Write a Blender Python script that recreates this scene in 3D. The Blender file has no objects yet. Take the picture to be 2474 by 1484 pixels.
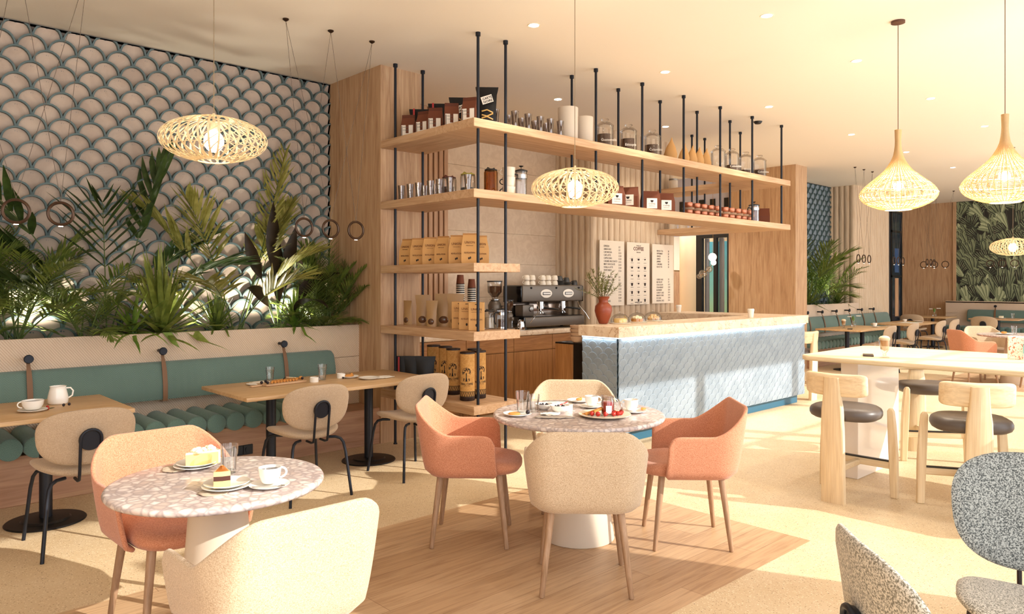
import bpy, bmesh, math, random
from mathutils import Vector, Matrix, noise as mnoise
PI = math.pi
COL = bpy.context.scene.collection
rnd = random.Random(7)
R = math.radians

# ------------------------------------------------------------------ materials
def new_mat(name):
    m = bpy.data.materials.new(name); m.use_nodes = True
    nt = m.node_tree; b = nt.nodes['Principled BSDF']
    return m, nt, b
def col(c):
    if isinstance(c, str):
        c = c.lstrip('#'); v = [int(c[i:i+2], 16)/255 for i in (0, 2, 4)]
        return tuple((x/12.92 if x <= .04045 else ((x+.055)/1.055)**2.4) for x in v)+(1,)
    return tuple(c)+((1,) if len(c) == 3 else ())
def plain(name, c, rough=.5, metal=0, spec=.5, coat=0, sheen=0):
    m, nt, b = new_mat(name)
    b.inputs['Base Color'].default_value = col(c); b.inputs['Roughness'].default_value = rough
    b.inputs['Metallic'].default_value = metal; b.inputs['Specular IOR Level'].default_value = spec
    b.inputs['Coat Weight'].default_value = coat; b.inputs['Sheen Weight'].default_value = sheen
    return m
def coords(nt, scale, kind='Object', rot=(0,0,0)):
    tc = nt.nodes.new('ShaderNodeTexCoord'); mp = nt.nodes.new('ShaderNodeMapping')
    mp.inputs['Scale'].default_value = scale; mp.inputs['Rotation'].default_value = rot
    nt.links.new(tc.outputs[kind], mp.inputs[0]); return mp
def ramp(nt, fac, stops, interp='LINEAR'):
    r = nt.nodes.new('ShaderNodeValToRGB'); r.color_ramp.interpolation = interp
    e = r.color_ramp.elements
    while len(e) < len(stops): e.new(.5)
    for i, (p, c) in enumerate(stops): e[i].position = p; e[i].color = col(c)
    nt.links.new(fac, r.inputs[0]); return r
def mixc(nt, fac, a, b_, mode='MIX'):
    n = nt.nodes.new('ShaderNodeMix'); n.data_type = 'RGBA'; n.blend_type = mode
    for s, v in ((0, fac), (6, a), (7, b_)):
        if hasattr(v, 'links') or hasattr(v, 'is_linked'): nt.links.new(v, n.inputs[s])
        else: n.inputs[s].default_value = v if s == 0 else col(v)
    return n.outputs[2]
def bump(nt, b, h, strength=.3, dist=.01):
    bp = nt.nodes.new('ShaderNodeBump'); bp.inputs['Strength'].default_value = strength; bp.inputs['Distance'].default_value = dist
    nt.links.new(h, bp.inputs['Height']); nt.links.new(bp.outputs[0], b.inputs['Normal'])
def noise(nt, vec, scale, detail=4, rough=.55, dist=0):
    n = nt.nodes.new('ShaderNodeTexNoise'); n.inputs['Scale'].default_value = scale; n.inputs['Detail'].default_value = detail
    n.inputs['Roughness'].default_value = rough; n.inputs['Distortion'].default_value = dist
    nt.links.new(vec.outputs[0], n.inputs['Vector']); return n
def wood(name, c1, c2, axis='z', rough=.5, sc=1.0, c3=None, contrast=.5, coat=0, glossy=None):
    """grain runs along AXIS of the object's own space"""
    m, nt, b = new_mat(name)
    s = {'x': (1.1, 16, 16), 'y': (16, 1.1, 16), 'z': (16, 16, 1.1)}[axis]
    mp = coords(nt, tuple(v*sc for v in s))
    n1 = noise(nt, mp, 1.6, 5, .6, .9)
    s2 = {'x': (3, 120, 120), 'y': (120, 3, 120), 'z': (120, 120, 3)}[axis]
    mp2 = coords(nt, tuple(v*sc for v in s2)); n2 = noise(nt, mp2, 1.0, 2, .5)
    r1 = ramp(nt, n1.outputs[0], [(.5-contrast/2+.02, c1), (.5, c3 or c2), (.5+contrast/2, c2)])
    r2 = ramp(nt, n2.outputs[0], [(.35, (.78,.74,.70)), (.6, (1,1,1))])
    o = mixc(nt, .45, r1.outputs[0], r2.outputs[0], 'MULTIPLY')
    nt.links.new(o, b.inputs['Base Color']); b.inputs['Roughness'].default_value = rough
    b.inputs['Coat Weight'].default_value = coat
    bump(nt, b, n2.outputs[0], .08, .002)
    return m
def fabric(name, c1, c2, scale=260, rough=.95, kind='weave', bs=.5, sheen=.25):
    m, nt, b = new_mat(name)
    mp = coords(nt, (1, 1, 1))
    if kind == 'weave':
        ma = coords(nt, (scale*.35, scale*.35, scale*1.6)); mb_ = coords(nt, (scale*1.6, scale*1.6, scale*.35))
        na = noise(nt, ma, 1.0, 2, .5); nb = noise(nt, mb_, 1.0, 2, .5)
        ad = nt.nodes.new('ShaderNodeMath'); ad.operation = 'ADD'; nt.links.new(na.outputs[0], ad.inputs[0]); nt.links.new(nb.outputs[0], ad.inputs[1])
        hf = nt.nodes.new('ShaderNodeMath'); hf.operation = 'MULTIPLY'; hf.inputs[1].default_value = .5; nt.links.new(ad.outputs[0], hf.inputs[0]); f = hf.outputs[0]
        r = ramp(nt, f, [(.38, c1), (.60, c2)])
        out = r.outputs[0]
    elif kind == 'tweed':
        n = noise(nt, mp, scale, 3, .75); f = n.outputs[0]
        r = ramp(nt, f, [(.43, c1), (.57, c2)]); out = r.outputs[0]
    elif kind == 'herring':
        sx = nt.nodes.new('ShaderNodeSeparateXYZ'); nt.links.new(mp.outputs[0], sx.inputs[0])
        def mth(op, a, bb=0.):
            q = nt.nodes.new('ShaderNodeMath'); q.operation = op
            for i, v in enumerate((a, bb)):
                if isinstance(v, (int, float)): q.inputs[i].default_value = v
                else: nt.links.new(v, q.inputs[i])
            return q.outputs[0]
        xx = mth('MULTIPLY', sx.outputs[0], scale*.35)
        tri = mth('PINGPONG', xx, 1.0)
        zz = mth('MULTIPLY', mth('ADD', sx.outputs[2], sx.outputs[1]), scale)
        f = mth('FRACT', mth('ADD', mth('MULTIPLY', tri, 2.0), zz))
        r = ramp(nt, f, [(.30, c1), (.5, c2), (.95, c1)]); out = r.outputs[0]
    nn = noise(nt, mp, 3, 3); r3 = ramp(nt, nn.outputs[0], [(.3, (.9,.9,.9)), (.7, (1.0,1.0,1.0))])
    o = mixc(nt, 1.0, out, r3.outputs[0], 'MULTIPLY')
    nt.links.new(o, b.inputs['Base Color']); b.inputs['Roughness'].default_value = rough
    b.inputs['Sheen Weight'].default_value = sheen; b.inputs['Specular IOR Level'].default_value = .2
    bump(nt, b, f, bs, .002)
    return m
def glassm(name, tint=(1,1,1), rough=.0, refl=1.0, base=.04):
    m = bpy.data.materials.new(name); m.use_nodes = True; nt = m.node_tree
    for n in list(nt.nodes):
        if n.type != 'OUTPUT_MATERIAL': nt.nodes.remove(n)
    out = [n for n in nt.nodes if n.type == 'OUTPUT_MATERIAL'][0]
    lw = nt.nodes.new('ShaderNodeLayerWeight'); lw.inputs[0].default_value = .28
    tr = nt.nodes.new('ShaderNodeBsdfTransparent'); tr.inputs[0].default_value = col(tint)
    gl = nt.nodes.new('ShaderNodeBsdfGlossy'); gl.inputs['Roughness'].default_value = .03+rough
    ma = nt.nodes.new('ShaderNodeMath'); ma.operation = 'MULTIPLY_ADD'; ma.inputs[1].default_value = .55*refl; ma.inputs[2].default_value = base
    nt.links.new(lw.outputs['Fresnel'], ma.inputs[0])
    mx = nt.nodes.new('ShaderNodeMixShader'); nt.links.new(ma.outputs[0], mx.inputs[0]); nt.links.new(tr.outputs[0], mx.inputs[1]); nt.links.new(gl.outputs[0], mx.inputs[2])
    nt.links.new(mx.outputs[0], out.inputs[0]); return m
def emit(name, c, s):
    m, nt, b = new_mat(name); b.inputs['Base Color'].default_value = col(c)
    b.inputs['Emission Color'].default_value = col(c); b.inputs['Emission Strength'].default_value = s
    return m

# ------------------------------------------------------------------ mesh builder
class MB:
    def __init__(s): s.v = []; s.f = []; s.mi = []; s.cur = 0
    def add(s, vs, fs, M=None):
        o = len(s.v)
        for p in vs:
            p = Vector(p)
            if M is not None: p = M @ p
            s.v.append(p[:])
        for f in fs: s.f.append([i+o for i in f]); s.mi.append(s.cur)
        return s
    def box(s, x0, x1, y0, y1, z0, z1, M=None):
        vs = [(x, y, z) for z in (z0, z1) for y in (y0, y1) for x in (x0, x1)]
        return s.add(vs, [(0,2,3,1),(4,5,7,6),(0,1,5,4),(2,6,7,3),(0,4,6,2),(1,3,7,5)], M)
    def bbox(s, x0, x1, y0, y1, z0, z1, r=.005, seg=2, M=None, axis=None):
        """bevelled box; AXIS keeps only the edges along that axis rounded"""
        bm = bmesh.new(); bmesh.ops.create_cube(bm, size=1)
        for v in bm.verts: v.co = Vector(((x0+x1)/2+v.co.x*(x1-x0), (y0+y1)/2+v.co.y*(y1-y0), (z0+z1)/2+v.co.z*(z1-z0)))
        ed = bm.edges[:]
        if axis is not None:
            ed = [e for e in ed if abs((e.verts[0].co-e.verts[1].co).normalized()[axis]) > .9]
        bmesh.ops.bevel(bm, geom=ed, offset=r, segments=seg, profile=.5, affect='EDGES')
        bm.verts.index_update()
        s.add([v.co[:] for v in bm.verts], [[v.index for v in f.verts] for f in bm.faces], M); bm.free(); return s
    def lathe(s, prof, n=24, c=(0,0,0), M=None, close=False):
        """PROF = [(r, z), ...] from bottom to top"""
        vs = []; fs = []; idx = []
        for r, z in prof:
            if r < 1e-6: idx.append([len(vs)]); vs.append((c[0], c[1], c[2]+z))
            else:
                idx.append(list(range(len(vs), len(vs)+n)))
                vs += [(c[0]+r*math.cos(2*PI*i/n), c[1]+r*math.sin(2*PI*i/n), c[2]+z) for i in range(n)]
        pr = list(zip(idx[:-1], idx[1:]))
        if close: pr.append((idx[-1], idx[0]))
        for a, b in pr:
            if len(a) == 1 and len(b) == 1: continue
            for i in range(n):
                j = (i+1) % n
                if len(a) == 1: fs.append((a[0], b[j], b[i]))
                elif len(b) == 1: fs.append((a[i], a[j], b[0]))
                else: fs.append((a[i], a[j], b[j], b[i]))
        return s.add(vs, fs, M)
    def cyl(s, c, r, z0, z1, n=20, M=None, r2=None):
        r2 = r if r2 is None else r2
        return s.lathe([(0, z0), (r, z0), (r2, z1), (0, z1)], n, (c[0], c[1], 0), M)
    def tube(s, pts, r, n=8, M=None, cap=True, closed=False, flat=1.0):
        pts = [Vector(p) for p in pts]; N = len(pts)
        rr = r if isinstance(r, (list, tuple)) else [r]*N
        vs = []; fs = []; prev = None
        for i, p in enumerate(pts):
            if closed: t = (pts[(i+1) % N]-pts[i-1])
            else: t = pts[min(i+1, N-1)]-pts[max(i-1, 0)]
            t.normalize()
            if prev is None:
                a = Vector((0,0,1)) if abs(t.z) < .9 else Vector((1,0,0))
                u = t.cross(a).normalized()
            else:
                u = (prev-t*prev.dot(t))
                u = u.normalized() if u.length > 1e-6 else t.orthogonal().normalized()
            w = t.cross(u); prev = u
            for k in range(n):
                an = 2*PI*k/n; vs.append((p+(u*math.cos(an)+w*math.sin(an)*flat)*rr[i])[:])
        rng = N if closed else N-1
        for i in range(rng):
            for k in range(n):
                a = i*n+k; b = i*n+(k+1) % n; c = ((i+1) % N)*n+(k+1) % n; d = ((i+1) % N)*n+k
                fs.append((a, b, c, d))
        if cap and not closed:
            fs.append(tuple(range(n-1, -1, -1))); fs.append(tuple(range((N-1)*n, N*n)))
        return s.add(vs, fs, M)
    def sphere(s, c, r, n=12, m=8, sc=(1,1,1), M=None):
        vs = [(c[0], c[1], c[2]-r*sc[2])]; fs = []
        for j in range(1, m):
            a = -PI/2+PI*j/m
            for i in range(n): vs.append((c[0]+r*sc[0]*math.cos(a)*math.cos(2*PI*i/n), c[1]+r*sc[1]*math.cos(a)*math.sin(2*PI*i/n), c[2]+r*sc[2]*math.sin(a)))
        vs.append((c[0], c[1], c[2]+r*sc[2])); top = len(vs)-1
        for i in range(n):
            k = (i+1) % n; fs.append((0, 1+k, 1+i)); fs.append((top, 1+(m-2)*n+i, 1+(m-2)*n+k))
        for j in range(m-2):
            for i in range(n):
                k = (i+1) % n; fs.append((1+j*n+i, 1+j*n+k, 1+(j+1)*n+k, 1+(j+1)*n+i))
        return s.add(vs, fs, M)
    def torus(s, c, R_, r, n=32, m=8, M=None, axis='z'):
        pts = []
        for i in range(n):
            a = 2*PI*i/n
            d = {'z': (math.cos(a), math.sin(a), 0), 'y': (math.cos(a), 0, math.sin(a)), 'x': (0, math.cos(a), math.sin(a))}[axis]
            pts.append((c[0]+R_*d[0], c[1]+R_*d[1], c[2]+R_*d[2]))
        return s.tube(pts, r, m, M, closed=True)
    def prism(s, outline, z0, z1, M=None):
        n = len(outline)
        vs = [(x, y, z0) for x, y in outline]+[(x, y, z1) for x, y in outline]
        fs = [tuple(range(n-1, -1, -1)), tuple(range(n, 2*n))]+[(i, (i+1) % n, n+(i+1) % n, n+i) for i in range(n)]
        return s.add(vs, fs, M)
    def pad(s, w, h, t, n=48, ex=3.0, bend=0.0, M=None, dome=.35, taper=0.0, sag=0.0, rings=5):
        """cushion in the XY plane, superellipse outline, thickness T along Z, rounded edge; BEND lifts the +-X ends"""
        def outline(k):
            a = 2*PI*k/n; c, s_ = math.cos(a), math.sin(a)
            x = abs(c)**(2/ex)*(1 if c >= 0 else -1); y = abs(s_)**(2/ex)*(1 if s_ >= 0 else -1)
            return x*w/2*(1+taper*y), y*h/2
        vs = []; fs = []; rows = []
        prof = [(0.0, -1), (.5, -1), (.86, -.93), (.96, -.7), (1.0, -.25), (1.0, .25), (.96, .7), (.86, .93), (.5, 1), (0.0, 1)]
        for (q, zz) in prof:
            inset = (1-q)
            if q == 0: rows.append([len(vs)]); vs.append((0, 0, zz*t/2*(1+dome*.3) + 0)); continue
            row = []
            for k in range(n):
                x, y = outline(k); x *= q; y *= q
                z = zz*t/2*(1+(dome*.3 if q < .9 else 0)) + bend*(x/(w/2))**2 + sag*(y/(h/2))**2
                row.append(len(vs)); vs.append((x, y, z))
            rows.append(row)
        for a, b in zip(rows[:-1], rows[1:]):
            for i in range(n):
                j = (i+1) % n
                if len(a) == 1: fs.append((a[0], b[j], b[i]))
                elif len(b) == 1: fs.append((a[i], a[j], b[0]))
                else: fs.append((a[i], a[j], b[j], b[i]))
        return s.add(vs, fs, M)
    def build(s, name, mats, parent=None, smooth=35, loc=None, flat=False):
        me = bpy.data.meshes.new(name); me.from_pydata(s.v, [], s.f); me.update()
        if not isinstance(mats, (list, tuple)): mats = [mats]
        for m in mats: me.materials.append(m)
        if len(mats) > 1: me.polygons.foreach_set('material_index', s.mi)
        bm = bmesh.new(); bm.from_mesh(me); bmesh.ops.recalc_face_normals(bm, faces=bm.faces[:]); bm.to_mesh(me); bm.free()
        if not flat:
            me.shade_smooth()
            me.set_sharp_from_angle(angle=R(smooth))
        o = bpy.data.objects.new(name, me); COL.objects.link(o)
        if parent is not None: o.parent = parent
        if loc is not None: o.location = loc
        return o

# ------------------------------------------------------------------ things
def tag(o, label, cat, group=None, kind=None):
    o['label'] = label; o['category'] = cat
    if group: o['group'] = group
    if kind: o['kind'] = kind
    return o
def thing(name, label, cat, loc=(0,0,0), rz=0, group=None):
    o = bpy.data.objects.new(name, None); COL.objects.link(o); o.empty_display_size = .1
    o.location = loc; o.rotation_euler = (0, 0, rz)
    return tag(o, label, cat, group)
def struct(o, label=None):
    o['kind'] = 'structure'
    if label: o['label'] = label
    o['category'] = 'structure'
    return o
def dup(root, loc, rz, label, group=None, scale=None):
    def cp(o, par):
        c = o.copy(); COL.objects.link(c); c.parent = par
        for ch in list(o.children): cp(ch, c)
        return c
    r = cp(root, None); r.location = loc; r.rotation_euler = (root.rotation_euler[0], root.rotation_euler[1], rz); r['label'] = label
    if group: r['group'] = group
    if scale is not None: r.scale = (scale,)*3 if isinstance(scale, (int, float)) else scale
    return r
def many(maker, spots, group=None):
    """MAKER builds the first; each later spot (loc, rz, label[, scale]) is a copy"""
    first = None
    for sp in spots:
        loc, rz, label = sp[:3]; sc = sp[3] if len(sp) > 3 else None
        if first is None:
            first = maker(label); first.location = loc; first.rotation_euler[2] = rz
            if sc is not None: first.scale = (sc,)*3 if isinstance(sc, (int, float)) else sc
            if group: first['group'] = group
            if 'label' not in first: first['label'] = label
        else: dup(first, loc, rz, label, group, 1.0 if sc is None else sc)
    return first
def text_obj(name, body, size, mat, parent, loc, rot, align='LEFT', ext=.0006, sx=1.0, bold=0.0, spacing=1.0, line=1.0):
    cu = bpy.data.curves.new(name, 'FONT'); cu.body = body; cu.size = size; cu.align_x = align; cu.extrude = ext; cu.offset = bold
    cu.space_character = spacing; cu.space_line = line; cu.resolution_u = 2
    o = bpy.data.objects.new(name, cu); COL.objects.link(o)
    dg = bpy.context.evaluated_depsgraph_get(); dg.update()
    me = bpy.data.meshes.new_from_object(o.evaluated_get(dg)); bpy.data.objects.remove(o); bpy.data.curves.remove(cu)
    me.materials.clear(); me.materials.append(mat)
    t = bpy.data.objects.new(name, me); COL.objects.link(t); t.parent = parent; t.location = loc; t.rotation_euler = rot; t.scale = (sx, 1, 1)
    return t
def arc(cx, cz, r, a0, a1, n): return [(cx+r*math.cos(a0+(a1-a0)*i/n), cz+r*math.sin(a0+(a1-a0)*i/n)) for i in range(n+1)]
# ------------------------------------------------------------------ shared materials
OAK = wood('oak', '#a27b58', '#cfae8a', 'z', .55, 1.0, '#c09b76')
OAKX = wood('oak_grain_x', '#b58b66', '#dab895', 'x', .5, 1.0, '#cba680')
OAKY = wood('oak_grain_y', '#b58b66', '#dab895', 'y', .5, 1.0, '#cba680')
SLATOAK = wood('slat_oak', '#a07558', '#c8a07c', 'z', .55, 1.3, '#b8906c')
CABOAK = wood('cabinet_oak', '#8a5a34', '#b98652', 'z', .5, 1.2, '#a67443')
CABOAKX = wood('cabinet_oak_x', '#8a5a34', '#b98652', 'x', .5, 1.2, '#a67443')
BASEWOOD = wood('bench_base_wood', '#9a6f50', '#c39c78', 'x', .5, .7, '#b1876a')
LEGOAK = wood('leg_oak', '#8d6e50', '#b7967a', 'z', .5, 2.0, '#a68466')
ASH = wood('pale_ash', '#d9bd94', '#efdcbb', 'z', .5, 1.0, '#e6cfa8')
ASHX = wood('pale_ash_x', '#d9bd94', '#efdcbb', 'x', .5, 1.0, '#e6cfa8')
ASHY = wood('pale_ash_y', '#dcc49c', '#f1e0c0', 'y', .42, 1.0, '#e8d5b0')
TABLEOAK = wood('table_oak', '#bd9669', '#dabb92', 'x', .45, 1.2, '#cda97d')
PALESLAT = wood('pale_slat', '#c2a88c', '#dcc8ae', 'z', .8, 1.3, '#d2bb9e')
DARKMETAL = plain('blue_black_metal', '#161b26', .42, .3)
BLACK = plain('black', '#0e0e10', .45)
BLACKG = plain('black_gloss', '#0b0b0c', .15)
CHROME = plain('chrome', '#c9c9c9', .12, 1)
STEEL = plain('brushed_steel', '#9b9791', .32, 1)
GUN = plain('warm_grey_metal', '#6b6258', .42, .55)
WHITE = plain('white_ceramic', '#f4efe6', .22, coat=.3)
CREAMC = plain('cream_ceramic', '#e9dcc8', .35)
GREYC = plain('dark_grey_ceramic', '#3b3a38', .4)
TANC = plain('sand_ceramic', '#c4a589', .5)
CORAL = fabric('coral_weave', '#b66f4e', '#de9e7c', 430)
CREAMF = fabric('cream_weave', '#ae9272', '#dbc4a6', 430)
FELT = fabric('beige_felt', '#a88f74', '#c9b296', 420, kind='tweed', bs=.25)
TEAL = fabric('teal_herringbone', '#4c625b', '#8ba59c', 105, kind='herring', bs=.35)
TEALP = fabric('teal_fabric', '#57736c', '#76938b', 300, kind='tweed', bs=.3)
TWEED = fabric('grey_tweed', '#454a4a', '#b0b3ae', 190, kind='tweed', bs=.5)
SANDTW = fabric('sand_tweed', '#77705f', '#ddd3c2', 190, kind='tweed', bs=.5)
LEATHER = plain('dark_grey_leather', '#554c47', .42)
STRAP = plain('brown_leather', '#76563c', .6)
LATTE = plain('latte', '#c08a50', .5)
FOAM = plain('milk_foam', '#ecd6b2', .7)
COFFEE = plain('coffee', '#2a140a', .25)
BEANS = fabric('ground_coffee', '#2e1a11', '#6b4734', 300, kind='tweed', sheen=0)
KRAFT = plain('kraft_paper', '#cc9c60', .75)
KRAFTD = plain('kraft_dark', '#b07e48', .75)
BROWNP = plain('brown_paper', '#6e3a22', .8)
FOILBLK = plain('black_foil', '#0f0d0d', .42, spec=.3)
PAPER = plain('paper_white', '#efe8dc', .8)
INK = plain('ink', '#241a14', .8)
INKB = plain('brown_ink', '#5a2b1a', .8)
INKS = plain('soft_ink', '#6f6258', .8)
RED = plain('red_print', '#b3211f', .5)
COPPER = plain('copper', '#b9775c', .3, .75)
TERRA = plain('terracotta', '#8c3f24', .38)
BREAD = plain('pastry', '#c8883f', .75)
SPONGE = plain('sponge_cake', '#e6c47c', .8)
CREAM = plain('cream', '#f3e6c4', .7)
CHOC = plain('chocolate', '#4a2213', .5)
BERRY = plain('dark_berry', '#1d1520', .35)
STRAW = plain('strawberry', '#b32318', .3)
GLASS = glassm('clear_glass')
SMOKE = glassm('smoky_glass', (.74,.68,.64), base=.14)
DOMEG = glassm('dome_glass', (.97,.96,.94), base=.06, refl=1.3)
WATER = glassm('water', (.96,.97,.96), base=.03)
AMBER = glassm('amber_glass', (.75,.5,.15))
def stoned(name, cs, scale, vary=.8, rough=.35, vein=None):
    m, nt, b = new_mat(name); mp = coords(nt, (1,1,1))
    n = noise(nt, mp, scale, 6, .6, 1.2)
    r = ramp(nt, n.outputs[0], cs); o = r.outputs[0]
    if vein:
        n2 = noise(nt, mp, scale*.55, 4, .6, 2.5)
        r2 = ramp(nt, n2.outputs[0], [(.485, (0,0,0)), (.5, (1,1,1)), (.515, (0,0,0))])
        o = mixc(nt, r2.outputs[0], o, vein)
    nt.links.new(o, b.inputs['Base Color']); b.inputs['Roughness'].default_value = rough; return m
CREMA = stoned('crema_marble', [(.35, '#d9bfa0'), (.65, '#ecd9bf')], 5, vein='#b8916c')
PLASTER = stoned('beige_plaster', [(.4, '#ccb49a'), (.62, '#d6c0a6')], 9, rough=.9)
CEILM = plain('ceiling_paint', '#f2e8d8', .9)
BEIGEP0 = plain('beige_wall_paint', '#cdb798', .9)
def cobble():
    m, nt, b = new_mat('cobble_marble'); mp = coords(nt, (1,1,1))
    dn = noise(nt, mp, 14, 3)
    ad = nt.nodes.new('ShaderNodeVectorMath'); ad.operation = 'MULTIPLY_ADD'; ad.inputs[1].default_value = (.02,.02,.02)
    nt.links.new(dn.outputs[1], ad.inputs[0]); nt.links.new(mp.outputs[0], ad.inputs[2])
    v = nt.nodes.new('ShaderNodeTexVoronoi'); v.inputs['Scale'].default_value = 27; nt.links.new(ad.outputs[0], v.inputs['Vector'])
    v2 = nt.nodes.new('ShaderNodeTexVoronoi'); v2.feature = 'DISTANCE_TO_EDGE'; v2.inputs['Scale'].default_value = 27; nt.links.new(ad.outputs[0], v2.inputs['Vector'])
    edge = ramp(nt, v2.outputs['Distance'], [(.0, (0,0,0)), (.22, (1,1,1))])
    cellc = ramp(nt, v.outputs['Color'], [(.2, '#cbb8ad'), (.55, '#e0d1c8'), (.85, '#ece0d8')])
    o = mixc(nt, edge.outputs[0], '#b0a29d', cellc.outputs[0])
    n = noise(nt, mp, 4, 3); r = ramp(nt, n.outputs[0], [(.35, (.86,.84,.86)), (.65, (1,1,1))])
    o = mixc(nt, 1.0, o, r.outputs[0], 'MULTIPLY')
    nt.links.new(o, b.inputs['Base Color']); b.inputs['Roughness'].default_value = .25; return m
COBBLE = cobble()
def terrazzo():
    m, nt, b = new_mat('terrazzo'); mp = coords(nt, (1,1,1))
    n0 = noise(nt, mp, 1.3, 4, .6); base = ramp(nt, n0.outputs[0], [(.3, '#cfb58e'), (.7, '#dcc7a5')])
    v = nt.nodes.new('ShaderNodeTexVoronoi'); v.inputs['Scale'].default_value = 95; nt.links.new(mp.outputs[0], v.inputs['Vector'])
    chip = ramp(nt, v.outputs['Distance'], [(.0, (1,1,1)), (.28, (1,1,1)), (.34, (0,0,0))])
    cc = ramp(nt, v.outputs['Color'], [(.25, '#a78862'), (.45, '#dcc6a0'), (.7, '#ecdcc0')])
    o = mixc(nt, chip.outputs[0], base.outputs[0], cc.outputs[0])
    v3 = nt.nodes.new('ShaderNodeTexVoronoi'); v3.inputs['Scale'].default_value = 22; nt.links.new(mp.outputs[0], v3.inputs['Vector'])
    sp = ramp(nt, v3.outputs['Distance'], [(.05, (1,1,1)), (.09, (0,0,0))])
    o = mixc(nt, sp.outputs[0], o, '#6b4a31')
    nt.links.new(o, b.inputs['Base Color']); b.inputs['Roughness'].default_value = .5; return m
TERRAZZO = terrazzo()
def planks():
    m, nt, b = new_mat('oak_planks'); mp = coords(nt, (1,1,1))
    br = nt.nodes.new('ShaderNodeTexBrick'); br.inputs['Scale'].default_value = 1; br.inputs['Brick Width'].default_value = 1.9; br.inputs['Row Height'].default_value = .19
    br.inputs['Mortar Size'].default_value = .0012; br.inputs['Color1'].default_value = col('#c9a985'); br.inputs['Color2'].default_value = col('#b69470'); br.inputs['Mortar'].default_value = col('#7a5636')
    br.offset = .37; nt.links.new(mp.outputs[0], br.inputs['Vector'])
    m2 = coords(nt, (1.2, 18, 1)); n = noise(nt, m2, 2.2, 6, .62, .8)
    r = ramp(nt, n.outputs[0], [(.32, (.70,.62,.55)), (.5, (.93,.9,.87)), (.68, (1.08,1.05,1.0))])
    o = mixc(nt, .9, br.outputs['Color'], r.outputs[0], 'MULTIPLY')
    nt.links.new(o, b.inputs['Base Color']); b.inputs['Roughness'].default_value = .42; return m
PLANKS = planks()
def ribplaster():
    m, nt, b = new_mat('diagonal_ribbed_plaster'); mp = coords(nt, (1,1,1))
    mp.inputs['Rotation'].default_value = (0, R(38), 0)
    w = nt.nodes.new('ShaderNodeTexWave'); w.inputs['Scale'].default_value = 22; w.inputs['Distortion'].default_value = .6; w.inputs['Detail'].default_value = 2
    nt.links.new(mp.outputs[0], w.inputs['Vector'])
    r = ramp(nt, w.outputs['Fac'], [(.0, '#c2a68e'), (.35, '#dcc6ae')])
    nt.links.new(r.outputs[0], b.inputs['Base Color']); b.inputs['Roughness'].default_value = .9
    bump(nt, b, w.outputs['Fac'], .6, .006); return m
RIB = ribplaster()
SCALEF = stoned('scale_face', [(.4, '#b9a493'), (.6, '#c9b5a3')], 3, rough=.8)
SCALER = plain('scale_rim', '#56696a', .55)
TILE = stoned('blue_tile', [(.4, '#7d8b97'), (.6, '#8c99a4')], 4, rough=.5)
TILED = plain('tile_edge', '#2f424e', .6)
KICKB = plain('kick_blue', '#1f5a72', .45)
SOIL = stoned('soil', [(.3, '#1c120b'), (.7, '#3a2818')], 40, rough=1)
# ------------------------------------------------------------------ camera
HC = 3.55
cam = bpy.data.cameras.new('camera'); cam.sensor_width = 36; cam.lens = 36*1783/2474; cam.shift_y = -57/2474; cam.clip_end = 200; cam.clip_start = .05
co = bpy.data.objects.new('camera', cam); COL.objects.link(co); co.location = (0, 0, 1.5); co.rotation_euler = (PI/2, 0, R(46.94)-PI/2)
bpy.context.scene.camera = co

# ------------------------------------------------------------------ floor and ceiling
b = MB()
ys = [-.6, 1.955, 3.86, 13]; xs = [-3.5, 4.21, 12.1, 21.2]
for i in range(3):
    for j in range(3):
        b.cur = 1 if (j == 1 and i in (0, 2)) else 0
        b.box(xs[i], xs[i+1], ys[j], ys[j+1], -.1, 0)
struct(b.build('floor', [TERRAZZO, PLANKS], flat=True))
struct(MB().box(-3.5, 21.2, -.6, 13, HC, HC+.1).build('ceiling', CEILM, flat=True))

# ------------------------------------------------------------------ scale-clad back wall
def scales(mb, x0, x1, z0, z1, yw, r, px, pz, depth, rim, n=10, faces=True):
    """overlapping round scales standing off the plane y=yw, facing -y; each row sits proud of the row above its feet"""
    k = 0; z = z1+.3*r
    row = 0
    while z > z0-r:
        off = (row % 2)*px/2; x = x0+off-px
        while x < x1+px:
            pts = []
            for i in range(n+1):
                a = -.12*PI+(1.24*PI)*i/n; pts.append((math.cos(a), math.sin(a)))
            def Yp(s): return yw-depth*(.30+.62*(s+1)/2)
            clip = lambda X_, Z_: (min(max(X_, x0), x1), min(max(Z_, z0), z1))
            if x+r > x0 and x-r < x1 and z+r > z0 and z-r < z1:
                # face
                if faces:
                    mb.cur = 0; ri = r-rim
                    vs = []
                    for c, s in pts+[(-.25, -1.0), (.25, -1.0)]:
                        X_, Z_ = clip(x+ri*c, z+ri*s); vs.append((X_, Yp(s)+depth*.34, Z_))
                    if len(set((round(v[0],4), round(v[2],4)) for v in vs)) > 3: mb.add(vs, [tuple(range(len(vs)))])
                # rim: L-shaped band
                mb.cur = 1
                vs = []; fs = []
                for c, s in pts:
                    yo = Yp(s); xo, zo = clip(x+r*c, z+r*s); xi, zi = clip(x+(r-rim)*c, z+(r-rim)*s)
                    vs += [(xo, yo, zo), (xi, yo, zi), (xi, yo+depth*.36, zi), (xo, yw, zo)]
                for i in range(n):
                    a = i*4; c_ = a+4
                    if (Vector(vs[a])-Vector(vs[c_])).length < 1e-5 and (Vector(vs[a+1])-Vector(vs[c_+1])).length < 1e-5: continue
                    fs += [(a, a+1, c_+1, c_), (a+1, a+2, c_+2, c_+1), (a, c_, c_+3, a+3)]
                mb.add(vs, fs)
            x += px
        z -= pz; row += 1
b = MB(); b.cur = 0
b.box(-3.5, 3.82, 6.9, 7.0, 0, HC)
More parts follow.
